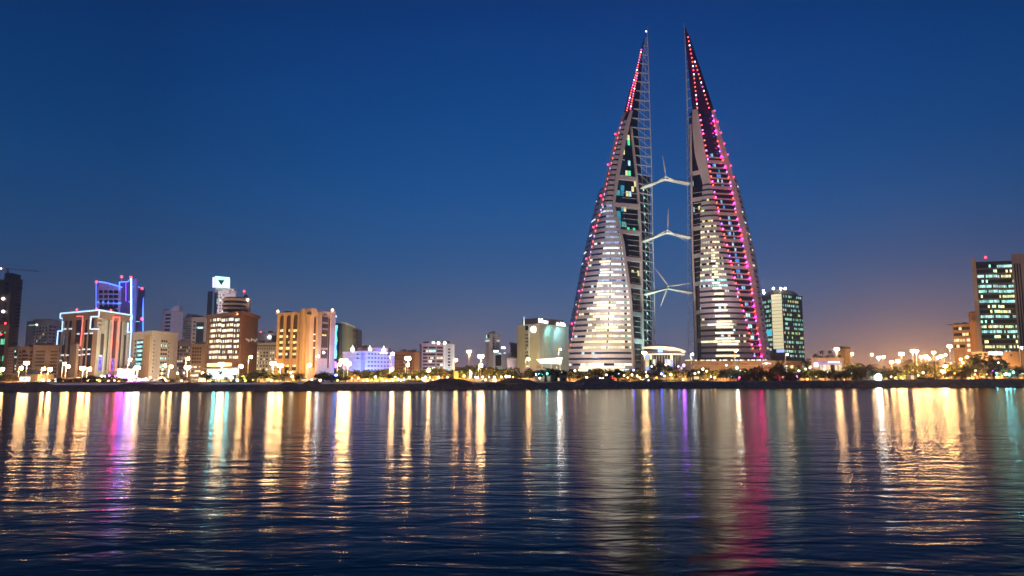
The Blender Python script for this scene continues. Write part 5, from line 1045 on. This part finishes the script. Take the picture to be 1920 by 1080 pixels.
GL = [(75, 713, 0), (81, 713, 1), (92, 714, 1), (104, 713.5, 2), (112, 721, 0), (118, 720, 0), (128, 720.5, 0), (137, 720, 0), (148, 720.5, 0), (163, 720, 0), (180, 719.5, 0), (186, 721, 0), (203, 720, 0), (214, 720, 0), (222, 718.5, 0), (244, 712, 2), (252, 712, 1), (261, 712, 1), (268, 712, 2), (273, 711, 1), (282, 708, 1), (311, 718, 0), (316, 717, 0), (333, 700, 1), (345, 699, 2), (340, 714, 1), (376, 712, 1), (403, 712.5, 1), (410, 711, 3), (433, 718, 0), (445, 717, 1), (460, 718, 0), (474, 713.5, 1), (503, 711, 0), (508, 719, 1), (548, 706, 1), (545, 699, 2), (550, 712, 0), (600, 712.5, 1), (633, 716, 0), (660, 709, 0), (672, 709, 0), (681, 715, 0), (689, 714, 0), (704, 707, 3), (716, 711, 0), (724, 717, 0), (730, 708, 1), (741, 707, 1), (746, 711, 1), (752, 713, 1), (757, 709, 1), (768, 708, 1), (782, 707.5, 1), (793, 710.5, 2), (798, 707, 1), (806, 708, 1), (822, 708, 1), (839, 708, 2), (870, 705, 0), (883, 701, 1), (891, 707, 1), (895, 708, 2), (905, 707, 1), (917, 707, 1), (927, 708, 1), (940, 707, 1), (949, 706, 2), (955, 706, 1), (962, 707, 0), (1005, 702, 2), (1012, 709, 1), (1054, 698.5, 2), (1078, 695, 1), (1087, 694, 1), (1100, 708, 1), (1137, 703, 1), (1160, 701, 2), (1148, 707, 0), (1170, 704, 1), (1177, 708, 1), (1185, 703, 1), (1188, 694, 4), (1195, 705, 1), (1200, 708, 0), (1211, 698, 1), (1213, 705, 1), (1222, 687, 4), (1216, 713.5, 1), (1231, 708, 0), (1246, 705, 2), (1258, 702, 1), (1262, 703, 1), (1272, 687, 4), (1282, 685, 5), (1281, 712, 1), (1291, 704, 1), (1303, 700, 2), (1310, 698, 1), (1318, 692, 1), (1325, 696, 1), (1333, 706, 1), (1340, 708, 0), (1362, 685, 2), (1372, 705, 6), (1382, 690, 6), (1388, 695, 1), (1396, 698, 1), (1404, 709, 0), (1441, 708, 1), (1437, 681, 1), (1465, 697, 1), (1468, 708, 0), (1486, 709, 0), (1495, 706, 5), (1498, 695, 2), (1511, 692, 1), (1518, 690, 2), (1514, 711, 0), (1530, 706, 1), (1545, 692, 2), (1552, 697, 1), (1560, 711, 0), (1584, 712, 0), (1591, 695, 2), (1596, 700, 2), (1634, 708, 1), (1671, 706.5, 1), (1680, 707, 0), (1690, 708, 0), (1722, 704, 1), (1731, 699, 1), (1783, 681, 1), (1806, 680, 1), (1828, 702, 0), (1790, 700, 0), (1797, 699, 1), (1829, 695, 1), (1850, 702, 0), (1863, 697, 5), (1872, 680, 3), (1873, 701, 1), (1887, 701, 1), (1898, 695, 1), (1908, 694, 1), (1911, 701, 1), (1918, 700, 1)]
for k, (x, y, c_) in enumerate(GL): garden_lamp(x, y, 14+(k*7) % 15, c_, .20+.03*((k*5) % 8))
# strong coloured lamps added to run streaks of colour down the water
for x, y, c_ in ((1395, 706, 7), (1408, 703, 7), (1420, 707, 7), (1432, 704, 7), (205, 705, 5), (222, 703, 7), (236, 706, 5), (402, 703, 6), (427, 702, 6), (1010, 700, 6), (1026, 701, 6), (1240, 701, 4), (630, 704, 4), (1885, 702, 6), (1900, 698, 6), (1868, 700, 6), (1917, 699, 6), (190, 706, 3), (196, 707, 5), (215, 707, 7), (229, 704, 5), (246, 708, 5), (252, 706, 5), (1386, 707, 7), (1427, 706, 7), (1018, 702, 6), (1036, 704, 6), (1892, 702, 6), (1910, 701, 6), (412, 704, 6)):
    garden_lamp(x, y, 24, c_, .38)
# ---- the glaring floodlight
t = thing('floodlight_stand', (gx(1648, 300), 300, GZ), 'glaring cold-white floodlight on a low stand facing the water', 'floodlight')
p = at(1648, 708, 299); m = MB(); m.tube((p.x, 300.4, GZ), (p.x, 300.4, p.z), .12); 
for s in (-1, 1): m.tube((p.x+s*.8, 300.8, GZ), (p.x, 300.4, p.z-.6), .06)
m.build('stand', housing, t); m = MB(); m.lathe((0, 0, 0), [(.9, 0), (1.5, .6)], 18)
for k, v in enumerate(m.v): m.v[k] = Vector((p.x+v.x, 300.2-v.z, p.z+v.y))
m.build('reflector', housing, t); m = MB(); m.ball((p.x, 299.6, p.z+.2), 1.35, 18); m.build('bulb', emit('glaring_white', (.62, .9, 1), 60), t)
# ================================================================== TREES
leaf_m = [leaf('leaf_green', (.09, .115, .035)), leaf('leaf_olive', (.12, .115, .04)), leaf('leaf_shaded', (.03, .04, .018))]  # shaded copy stands in for backlit foliage, the others raised for lamplight
bark = mat('bark', (.10, .075, .05), .9, .4, 1.5); palm_bark = mat('palm_bark', (.13, .10, .07), .9, .4, 2)
def frond(b, o, az, el, L_, droop, rr):
    d0 = Vector((math.cos(az), math.sin(az), 0)); sd = Vector((-d0.y, d0.x, 0)); n = 9; pts = []
    p = Vector(o); e = el
    for k in range(n+1): pts.append(p.copy()); p = p+(d0*math.cos(e)+Vector((0, 0, math.sin(e))))*(L_/n); e -= droop/n*(1+.6*k/n)
    for k in range(n):
        a, c = pts[k], pts[k+1]; f = k/n; w = L_*.23*(math.sin(math.pi*min(1, .15+f*.95)))**.7; dn = Vector((0, 0, -.35*w))
        for s in (-1, 1):
            for q in (.1, .6):
                r0 = a.lerp(c, q); tip = r0+sd*(s*w*rr.uniform(.8, 1.1))+dn*rr.uniform(.6, 1.4)+(c-a)*.9; b.poly([r0, a.lerp(c, min(1, q+.34)), tip])
        b.poly([a+sd*.04, a-sd*.04, c-sd*.03, c+sd*.03])
def palm_proto(h, cr, nf, seed, lean=.0, low=False):
    rr = random.Random(seed); tb = MB(); segs = 7; prev = Vector((0, 0, 0))
    for k in range(segs): q = Vector((lean*h*((k+1)/segs)**2, 0, h*(k+1)/segs)); tb.tube(prev, q, .24-.07*k/segs+(.06 if k == 0 else 0), .20-.06*k/segs, 7); prev = q
    cb = MB()
    for k in range(nf): frond(cb, prev+Vector((0, 0, .05)), rr.uniform(0, 6.283), rr.uniform(-.25, 1.35), cr*rr.uniform(.8, 1.12), rr.uniform(1.1, 1.9), rr)
    cb.ball(prev+Vector((0, 0, -.1)), .38, 6)
    a, c = tb.mesh('trunk'), cb.mesh('crown'); a.materials.append(palm_bark); c.materials.append(leaf_m[2]); c2 = cb.mesh('crown'); c2.materials.append(leaf_m[1]); return a, c, c2, h+cr*.72
PALMS = [palm_proto(3.6, 4.0, 38, 1), palm_proto(5.2, 3.4, 34, 2, .06), palm_proto(1.9, 3.7, 38, 3), palm_proto(2.9, 3.2, 32, 4, -.06), palm_proto(1.0, 2.9, 30, 5), palm_proto(7.5, 3.2, 30, 8, .03)]
def palm(px, top, dY, v, gold=False, gz=GZ-.1):
    Y = shore(px)+dY; p = at(px, top, Y); tr, cr, cr2, H = PALMS[v]; s = max(.25, (p.z-gz)/H); t = thing('palm_tree', (p.x, Y, gz), None, 'palm tree')
    rz = R.uniform(0, 6.28); inst('trunk', tr, t, (0, 0, 0), rz, (s, s, s)); inst('crown', cr2 if gold else cr, t, (0, 0, 0), rz, (s, s, s))
    pend(t, f"{'squat' if v in (4, 2) else 'tall' if v in (1, 5) else 'medium'} {'golden' if gold else 'dark'} palm", px, 'palms along the shore')
for a in [(160, 708, 12, 2), (235, 706.5, 16, 0), (305, 705.5, 12, 2), (318, 707, 13, 4), (325, 708, 14, 4), (350, 705, 14, 3), (392, 700, 16, 0), (398, 710, 12, 4), (402, 706, 13, 2), (424, 703, 13, 0), (414, 692, 20, 1), (441, 697, 15, 0), (454, 704, 13, 3), (468, 703, 13, 2), (498, 700, 13, 0), (516, 700, 13, 0), (534, 695.5, 12, 0), (562, 695.5, 12, 0), (559, 699, 14, 3), (594, 708, 12, 4), (608, 692, 16, 0), (620, 703, 12, 2), (774, 699, 12, 0), (1060, 692, 26, 3, True), (1088, 695, 20, 3), (1120, 690, 24, 0, True), (1147, 691, 24, 0), (1133, 700, 18, 2),
          (1228, 690, 22, 0, True), (1244, 683, 24, 1), (1256, 686, 26, 0, True), (1293, 688, 22, 3), (1355, 689, 12, 0), (1376, 694, 14, 3), (1387, 686, 16, 0, True), (1403, 682, 14, 2), (1392, 697, 13, 4), (1420, 700, 14, 4), (1413, 695, 13, 2), (1437, 688, 14, 2), (1447, 694, 13, 2), (1464, 676, 16, 0), (1474, 692, 13, 2), (1486, 690, 13, 2), (1498, 697, 13, 3), (1508, 692, 13, 0), (1522, 694, 15, 3, True), (1546, 689, 14, 0), (1558, 690, 13, 3), (1567, 694, 13, 2), (1577, 688, 13, 2), (1597, 678, 14, 0), (1606, 690, 12, 2), (1625, 675, 14, 0), (1637, 684, 13, 2), (1615, 692, 12, 2), (1832, 666, 14, 5), (1863, 686, 12, 3), (1907, 679, 16, 0), (1916, 684, 17, 0), (1808, 682, 22, 3, True), (1818, 679, 24, 0, True), (1800, 688, 20, 2, True), (1776, 690, 22, 3, True), (1843, 704, 12, 4), (1878, 707, 12, 4), (1703, 700, 30, 4, True)]:
    palm(*a)
# palms on the terrace roof
Zr = zt(672.5, 372)+.5
for x, y, v in ((1510, 662, 3), (1529, 661, 0), (1541, 655, 1), (1557, 655, 1), (1574, 664, 3), (1463, 668, 3)):
    Y = 384; p = at(x, y, Y); tr, cr, cr2, H = PALMS[v]; z0 = Zr if x > 1525 and x < 1580 else GZ; s = (p.z-z0)/H; t = thing('palm_tree', (p.x, Y, z0), None, 'palm tree'); inst('trunk', tr, t, (0, 0, 0), R.uniform(0, 6), (min(s, 1.1),)*2+(s,)); inst('crown', cr, t, (0, 0, 0), R.uniform(0, 6), (min(s, 1.1),)*2+(s,)); pend(t, 'upright terrace palm', x, 'palms along the terrace roof')
def tree_proto(seed, flat=1.0, n=640, spread=1.0):
    rr = random.Random(seed); tb = MB(); cb = MB(); th = .32; tb.tube((0, 0, 0), (0, 0, th), .045, .035, 7); cl = []
    for k in range(9):
        a = k*2.4+rr.uniform(-.4, .4); r = rr.uniform(.10, .36)*spread; z = th+rr.uniform(.08, .48)*flat; c = Vector((r*math.cos(a), r*math.sin(a), z)); cl.append((c, rr.uniform(.12, .24))); tb.tube((0, 0, th-.02), c, .022, .008, 5)
    cl.append((Vector((0, 0, th+.45*flat)), .22))
    for k in range(n):
        c, r = rr.choice(cl); d = Vector((rr.gauss(0, 1), rr.gauss(0, 1), rr.gauss(0, .8))); d = d.normalized()*r*rr.uniform(.35, 1.08)**.6; p = c+d; s = rr.uniform(.03, .066); u = Vector((rr.gauss(0, 1), rr.gauss(0, 1), rr.gauss(0, 1))).normalized(); v = u.orthogonal().normalized(); w = u.cross(v)
        cb.poly([p+v*s, p+w*s*.7, p-v*s*.9, p-w*s*.8])
    out = [tb.mesh('trunk')]; out[0].materials.append(bark)
    for m_ in leaf_m: me = cb.mesh('crown'); me.materials.append(m_); out.append(me)
    return out
TREES = [tree_proto(11), tree_proto(12, .8), tree_proto(13, .9, 560, 1.2), tree_proto(14, 1.1), tree_proto(15, .55, 520, 1.5)]
UPL = 9000
def tree(px, top, dY, wpx, v, lm=1, word=None, dense=1):
    Y = shore(px)+dY; p = at(px, top, Y); h = max(1.2, p.z-GZ); w = wpx*Y/F/.95; t = thing('tree', (p.x, Y, GZ-.1), None, 'tree'); P = TREES[v]; rz = R.uniform(0, 6.28); w *= 1.25; s = (w, w, h*1.12)
    inst('trunk', P[0], t, (0, 0, 0), rz, s); inst('crown', P[1+lm], t, (0, 0, 0), rz, s)
    if lm < 2 and (px*7) % 3 != 0:     # amber spot and housing added before the tree to gild its crown
        b = MB(); q = Vector((p.x-1.0, Y-w*.6-2.6, GZ-.1)); b.lathe(q, [(.12, 0), (.16, .22)], 8); o = b.build('added_uplight', housing, t)
        spot(t, q+Vector((0, 0, .35)), (p.x, Y-w*.3, GZ+h*.75), UPL*(.5+h/5), SOD if int(px) % 4 else (1, .72, .2), 100, .7, .2)
    pend(t, word or f"{('green', 'olive', 'dark')[lm]} leafy tree", px, 'leafy trees behind the shore')
for a in [(15, 703, 30, 26, 0), (25, 705, 26, 20, 1), (110, 710, 14, 22, 1, 2), (124, 709, 14, 20, 0, 2), (138, 709, 15, 22, 2, 2), (152, 707, 15, 20, 1, 2), (172, 704, 16, 26, 0, 2), (186, 707, 15, 22, 3, 1), (198, 705, 18, 24, 1, 1), (208, 702, 20, 26, 0, 0), (220, 706, 17, 22, 2, 1), (228, 709, 16, 18, 1, 1),
          (340, 703, 22, 20, 0, 1), (388, 698, 26, 24, 0, 2), (486, 693, 26, 34, 0, 1), (506, 697, 24, 28, 2, 1), (524, 700, 22, 18, 1, 1), (480, 700, 20, 24, 3, 2), (460, 700, 22, 24, 0, 1), (472, 697, 24, 26, 1, 1), (606, 700, 20, 30, 0, 2), (622, 702, 18, 28, 1, 2), (635, 704, 18, 24, 2, 2), (648, 706, 17, 18, 0, 1), (663, 697, 26, 26, 0, 1), (673, 694, 28, 30, 1, 1), (687, 702, 22, 26, 2, 1), (700, 697, 26, 30, 0, 0), (712, 696, 26, 30, 3, 1), (722, 702, 22, 22, 1, 1), (734, 700, 24, 24, 0, 1), (748, 696, 28, 26, 2, 1), (760, 700, 24, 22, 0, 1),
          (779, 694, 30, 24, 0, 1), (789, 691, 32, 28, 1, 1), (808, 697, 28, 26, 2, 1), (826, 692, 30, 28, 0, 1), (838, 698, 26, 24, 3, 1), (846, 693, 30, 26, 1, 1), (868, 691, 60, 28, 0, 0), (880, 697, 40, 24, 1, 1), (893, 686, 90, 36, 0, 0), (910, 688, 80, 34, 2, 0), (925, 687, 90, 40, 1, 0), (944, 688, 90, 44, 4, 0), (958, 690, 80, 36, 0, 0), (932, 699, 30, 26, 1, 1), (915, 698, 34, 28, 0, 1), (950, 699, 30, 30, 2, 1), (966, 697, 36, 26, 3, 1), (993, 694, 30, 20, 0, 1), (1023, 684, 24, 44, 4, 2, 'flat-topped dark acacia'), (1036, 686, 25, 46, 4, 2, 'flat-topped dark acacia'),
          (1068, 696, 30, 28, 1, 1), (1082, 697, 28, 26, 0, 1), (1104, 694, 30, 28, 2, 1), (1121, 692, 32, 22, 0, 1), (1140, 694, 30, 28, 1, 1), (1158, 695, 28, 30, 3, 0), (1173, 694, 30, 26, 0, 1), (1187, 697, 28, 28, 1, 1), (1200, 693, 34, 24, 2, 1), (1222, 694, 28, 26, 0, 2), (1236, 683, 30, 34, 3, 2), (1252, 690, 28, 34, 0, 1), (1270, 692, 28, 32, 1, 1), (1283, 690, 30, 26, 2, 1), (1302, 693, 28, 24, 0, 0), (1318, 694, 26, 24, 1, 1), (1340, 694, 26, 26, 0, 1), (1368, 690, 24, 28, 2, 1), (1382, 698, 20, 26, 0, 2), (1424, 684, 26, 34, 1, 1), (1416, 696, 18, 30, 2, 2), (1436, 697, 18, 28, 0, 2), (1455, 688, 22, 30, 3, 2), (1478, 697, 20, 30, 1, 2), (1496, 691, 24, 30, 0, 1), (1516, 690, 26, 28, 2, 1), (1534, 696, 22, 24, 0, 2), (1604, 682, 34, 34, 0, 1), (1612, 689, 20, 30, 2, 2), (1584, 695, 18, 24, 0, 2),
          (1665, 694, 40, 26, 0, 1), (1684, 688, 50, 30, 1, 1), (1700, 694, 44, 26, 2, 1), (1733, 684, 50, 26, 3, 1), (1746, 688, 46, 28, 0, 1), (1760, 684, 50, 30, 1, 1), (1788, 680, 46, 32, 0, 1), (1801, 690, 34, 28, 2, 1), (1826, 682, 34, 34, 3, 1), (1846, 665, 40, 52, 0, 1), (1856, 674, 36, 40, 2, 2), (1872, 684, 30, 30, 1, 1), (1884, 690, 30, 24, 0, 1), (1898, 694, 26, 22, 0, 1)]:
    tree(*a)
for k in range(52):
    x = 646+24.7*k+R.uniform(-6, 6)
    if 1008 < x < 1062 or 1206 < x < 1215: continue
    tree(int(x), R.uniform(691, 698) if x < 1640 else R.uniform(684, 694), R.uniform(54, 72), R.uniform(22, 32), k % 4, k % 2, f"{'green' if k % 2 == 0 else 'olive'} back-row tree")
# low sandstone walls behind the promenade, washed by small added lamps in front
wall_m = mat('sandstone_wall', (.46, .33, .2), .85, .3, .4)
for x0, x1, dY, hh, lab in ((96, 236, 30, .9, 'low sandstone wall at the foot of the neon-edged stone bank'), (372, 520, 31, .9, 'low sandstone wall before the brown office with roof drum'), (640, 800, 36, .95, 'low sandstone wall before the blue-lit hotel'), (806, 1004, 48, 1.2, 'low sandstone wall running past the slim grey tower'), (1056, 1206, 44, 1.2, 'low sandstone wall before the left sail tower'), (1214, 1452, 46, 1.25, 'low sandstone wall before the right sail tower'), (1462, 1612, 40, 1.2, 'low sandstone wall before the blue-signed terrace building'), (1656, 1990, 52, 1.6, 'low sandstone wall along the far right shore')):
    xc = (x0+x1)/2; Yc = shore(xc)+dY; t = thing('garden_wall', (gx(xc, Yc), Yc, GZ), lab, 'wall'); b = MB(); c = MB(); pxs = frange(x0, x1, 8)
    for p_, q_ in zip(pxs, pxs[1:]):
        A_, B2 = (gx(p_, shore(p_)+dY), shore(p_)+dY), (gx(q_, shore(q_)+dY), shore(q_)+dY)
        b.hexa([(*A_, GZ-.3), (*B2, GZ-.3), (B2[0], B2[1]+.4, GZ-.3), (A_[0], A_[1]+.4, GZ-.3)], [(*A_, GZ+hh), (*B2, GZ+hh), (B2[0], B2[1]+.4, GZ+hh), (A_[0], A_[1]+.4, GZ+hh)])
        c.hexa([(A_[0], A_[1]-.06, GZ+hh+.003), (B2[0], B2[1]-.06, GZ+hh+.003), (B2[0], B2[1]+.46, GZ+hh+.003), (A_[0], A_[1]+.46, GZ+hh+.003)], [(A_[0], A_[1]-.06, GZ+hh+.12), (B2[0], B2[1]-.06, GZ+hh+.12), (B2[0], B2[1]+.46, GZ+hh+.12), (A_[0], A_[1]+.46, GZ+hh+.12)])
    b.build('wall', wall_m, t); c.build('coping', cream, t)
    n = max(2, int((x1-x0)/34))
    for k in range(n):
        xx = x0+(x1-x0)*(k+.5)/n; Y = shore(xx)+dY-4.5; q = Vector((gx(xx, Y), Y, GZ)); b = MB(); b.box(q.x-.12, q.x+.12, q.y-.1, q.y+.1, GZ, GZ+.35); b.build('added_wall_light', housing, t); spot(t, q+Vector((0, .2, .4)), (q.x, q.y+4.5, GZ+.9), 1900, SOD, 140, .8, .2)  # lamp and housing added to wash the wall amber
# clipped hedges along the promenade
HED = [(100, 235, 715, 24), (430, 480, 714, 26), (740, 792, 714, 24), (1165, 1240, 711, 26), (1240, 1330, 711.5, 27), (1390, 1500, 708, 24), (1720, 1760, 706, 34)]
for k, (x0, x1, y, dY) in enumerate(HED):
    xc = (x0+x1)/2; Y = shore(xc)+dY; X0, X1 = gx(x0, Y), gx(x1, Y); H = max(.7, zt(y, Y)-GZ); t = thing('hedge', ((X0+X1)/2, Y, GZ), None, 'hedge'); b = MB(); rr = random.Random(k)
    for q in range(int(180*(X1-X0)/10)):
        p = Vector((rr.uniform(X0, X1), Y+rr.uniform(-.6, .6), GZ+H*rr.random()**.8)); s = rr.uniform(.12, .28); u = Vector((rr.gauss(0, 1), rr.gauss(0, 1), rr.gauss(0, 1))).normalized(); v = u.orthogonal().normalized(); w = u.cross(v); b.poly([p+v*s, p+w*s, p-v*s, p-w*s])
    b.build('leaves', leaf_m[1], t); b = MB(); b.box(X0, X1, Y-.45, Y+.45, GZ-.1, GZ+H*.8); b.build('branches', leaf_m[2], t); pend(t, 'low clipped hedge', xc, 'hedges along the promenade')
# ================================================================== CARS, SIGNS, KIOSKS
def car_proto():
    t = thing('parked_car', (0, 0, 0), None, 'car'); b = MB(); prof = [(-2.1, .35), (2.1, .35), (2.15, .75), (1.2, .95), (.55, 1.42), (-1.0, 1.45), (-1.75, 1.0), (-2.15, .9)]
    A_ = [Vector((x, -.82, z)) for x, z in prof]; B2 = [Vector((x, .82, z)) for x, z in prof]
    b.hexa(A_, B2); b.build('body', mat('car_paint', (.25, .25, .27), .3, .1, spec=.6), t)
    b = MB(); w = [(1.0, .98), (.5, 1.36), (-.95, 1.38), (-1.55, 1.02)]; b.hexa([Vector((x, -.84, z)) for x, z in w], [Vector((x, .84, z)) for x, z in w]); b.build('window_glass', dark_glass, t)
    for x in (-1.35, 1.35):
        for y in (-.72, .72): b = MB(); b.tube((x, y-.12, .33), (x, y+.12, .33), .33, n=12); b.build('wheel', housing, t)
    for y in (-.55, .55):
        b = MB(); b.box(2.12, 2.2, y-.15, y+.15, .6, .75); b.build('headlight', emit('headlight_glow', (1, .95, .85), 60), t); b = MB(); b.box(-2.2, -2.12, y-.15, y+.15, .68, .82); b.build('tail_light', emit('tail_light_glow', (1, .04, .03), 14), t)
    return t
car0 = car_proto(); CARS = [(118, 41, .1), (140, 39, 3.2), (262, 41, .2), (300, 38, -.6), (372, 40, .1), (480, 40, 3.0), (508, 37, -.9), (572, 41, .15), (690, 40, 3.1), (740, 39, -.7), (756, 38, -1.0), (800, 41, .1), (905, 40, -.8), (922, 38, -1.1), (1120, 13.5, -1.0), (1142, 13.5, 2.3), (1196, 40, -.9), (1216, 38, .1), (1310, 41, -.8), (1336, 39, 3.0), (1530, 40, .2), (1674, 41, -.9), (1688, 38, -.7), (1730, 40, .1), (1850, 41, -.8), (1890, 39, 3.1)]
for k, (x, dY, rz) in enumerate(CARS):
    c = car0 if k == 0 else copy_tree(car0)
    Y = shore(x)+dY; c.location = (gx(x, Y), Y, GZ+.01 if dY > 30 else GZ+.5); c.rotation_euler.z = rz
    pend(c, 'grey saloon car parked', x, 'cars parked along the corniche'); c['category'] = 'car'
# two parked cars stand on a low spoil terrace
t_ = MB(); Y = shore(1131)+13.5; t_.box(gx(1112, Y), gx(1150, Y), Y-3, Y+3, GZ-.6, GZ+.49); tag(t_.build('soil_terrace', soil_m), kind='structure')
def board(px0, px1, y0, y1, dY, name, label, mm, cat):
    Y = shore((px0+px1)/2)+dY; X0, X1 = gx(px0, Y), gx(px1, Y); t = thing(name, ((X0+X1)/2, Y, GZ), label, cat); b = MB(); b.box(X0, X1, Y-.12, Y+.12, zt(y1, Y), zt(y0, Y)); b.build('panel', mm, t)
    b = MB()
    for x in (X0+.2, X1-.2): b.box(x-.08, x+.08, Y+.13, Y+.3, GZ-1, zt(y0, Y)-.05)
    b.build('post', housing, t); return t, X0, X1, Y
t, X0, X1, Y = board(37, 56, 706.5, 715, 12, 'billboard', 'brightly lit white waterside billboard with dark green marks at left', emit('billboard_white', (.95, 1, 1), 1.5, False), 'billboard')
for xa, xb, ya, yb in ((44.6, 46.4, 709.5, 713.5), (46.4, 47.6, 709.2, 711), (52.2, 53.8, 709, 711.5), (51.4, 52.2, 711, 712.5), (47.6, 48.2, 707.5, 709)): m = MB(); m.box(gx(xa, Y), gx(xb, Y), Y-.2, Y-.125, zt(yb, Y), zt(ya, Y)); m.build('dark_mark', mat('dark_green_mark', (.01, .07, .06), .6), t)
t, X0, X1, Y = board(851, 859, 696, 710, 24, 'sign_panel', 'plain amber panel beside the office with stair bay', mat('amber_panel', (.75, .5, .2), .6), 'sign')
t = thing('feather_banner', (gx(884, 250), 250, GZ), 'white feather-shaped banner leaning beside the soil mound', 'banner'); m = MB(); a = [at(879.5, 711, 250), at(884, 709, 250), at(885, 698, 250), at(880.5, 692.5, 250)]; m.hexa(a, [p+Vector((0, .08, 0)) for p in a]); m.build('flag', emit('lit_banner_cloth', (.95, 1, 1), 1.3, False), t); m = MB(); m.tube(at(879, 716, 250.1), at(880.2, 692, 250.1), .06); m.build('pole', steel, t)
t = thing('feather_banner', (gx(890, 251), 251, GZ), 'narrow teal banner beside the white feather banner', 'banner'); m = MB(); a = [at(886.5, 709, 251), at(889, 709, 251), at(889, 699, 251), at(886, 697.5, 251)]; m.hexa(a, [p+Vector((0, .08, 0)) for p in a]); m.build('flag', mat('teal_cloth', (.03, .2, .18)), t); m = MB(); m.tube(at(885.8, 716, 251.1), at(885.8, 697, 251.1), .05); m.build('pole', steel, t)
t = thing('barrier_arm', (gx(976, 255), 255, GZ), 'pale slanting boom left of the white boundary wall', 'barrier'); m = MB(); m.tube(at(966, 692, 255), at(975.5, 704, 255), .12); m.build('boom', white, t); m = MB(); m.box(gx(975, 255), gx(978, 255), 255, 255.6, GZ-.5, zt(703, 255)); m.build('post', mat('green_post', (.03, .12, .07)), t)
t = thing('signpost', (gx(622, 222), 222, GZ), 'low amber cross-armed signpost below the curved blue-edged tower', 'signpost'); m = MB(); m.tube(at(622, 716, 222), at(622, 697, 222), .12); m.build('post', pole_m, t); m = MB(); m.tube(at(600, 700, 222), at(636, 700, 222), .12); m.build('arm', pole_m, t)
def kiosk(px0, px1, y0, dY, label, mm):
    Y = shore(px0)+dY; X0, X1 = gx(px0, Y), gx(px1, Y); z = zt(y0, Y); t = thing('kiosk', ((X0+X1)/2, Y, GZ), label, 'kiosk'); b = MB(); b.box(X0, X1, Y, Y+2.5, GZ-.3, z); b.build('wall', mm, t); b = MB(); b.box(X0-.5, X1+.5, Y-.7, Y+3, z+.004, z+.2); b.build('roof', roofdk, t); b = MB(); b.box(X0+.3, X1-.3, Y-.06, Y-.002, GZ+.9, z-.3); b.build('counter_window', emit('kiosk_window', (1, .7, .35), 1.2, False), t)
kiosk(1300, 1312, 704.5, 12, 'small dark-roofed kiosk left of the right sail tower', brownm); kiosk(1707, 1715, 703, 12, 'tiny grey flat-roofed kiosk among the bright lamps', greyw); kiosk(1465, 1472, 704, 16, 'small pink-lit kiosk between dark palms', redb)
t = thing('bare_tree', (gx(1815, 312), 312, GZ), 'bare dark pole-like trunk rising before the stepped orange block', 'tree'); m = MB(); q = Vector((gx(1754, 305), 305, GZ)); m.tube(q, q+Vector((0, 0, 8.6)), .3, .24); m.build('trunk', bark, t); t.location = (q.x, q.y, GZ); t['_b'] = (q.x, q.y, GZ); t.children[0].location = Vector((gx(1815, 312), 312, GZ))-q

# ================================================================== night air
def haze():
    m = bpy.data.materials.new('haze_air'); m.use_nodes = True; t = m.node_tree; t.nodes.clear()
    v = t.nodes.new('ShaderNodeVolumePrincipled'); v.inputs['Color'].default_value = (.9, .92, 1, 1); v.inputs['Density'].default_value = .00032; v.inputs['Anisotropy'].default_value = .86
    o = t.nodes.new('ShaderNodeOutputMaterial'); t.links.new(v.outputs[0], o.inputs['Volume'])
    b = MB(); b.box(-1400, 1400, -260, 1500, -2.5, 262); tag(b.build('haze', m), kind='stuff')
haze()
settle_labels()
for o in ROOTS:
    if '_b' in o: del o['_b']
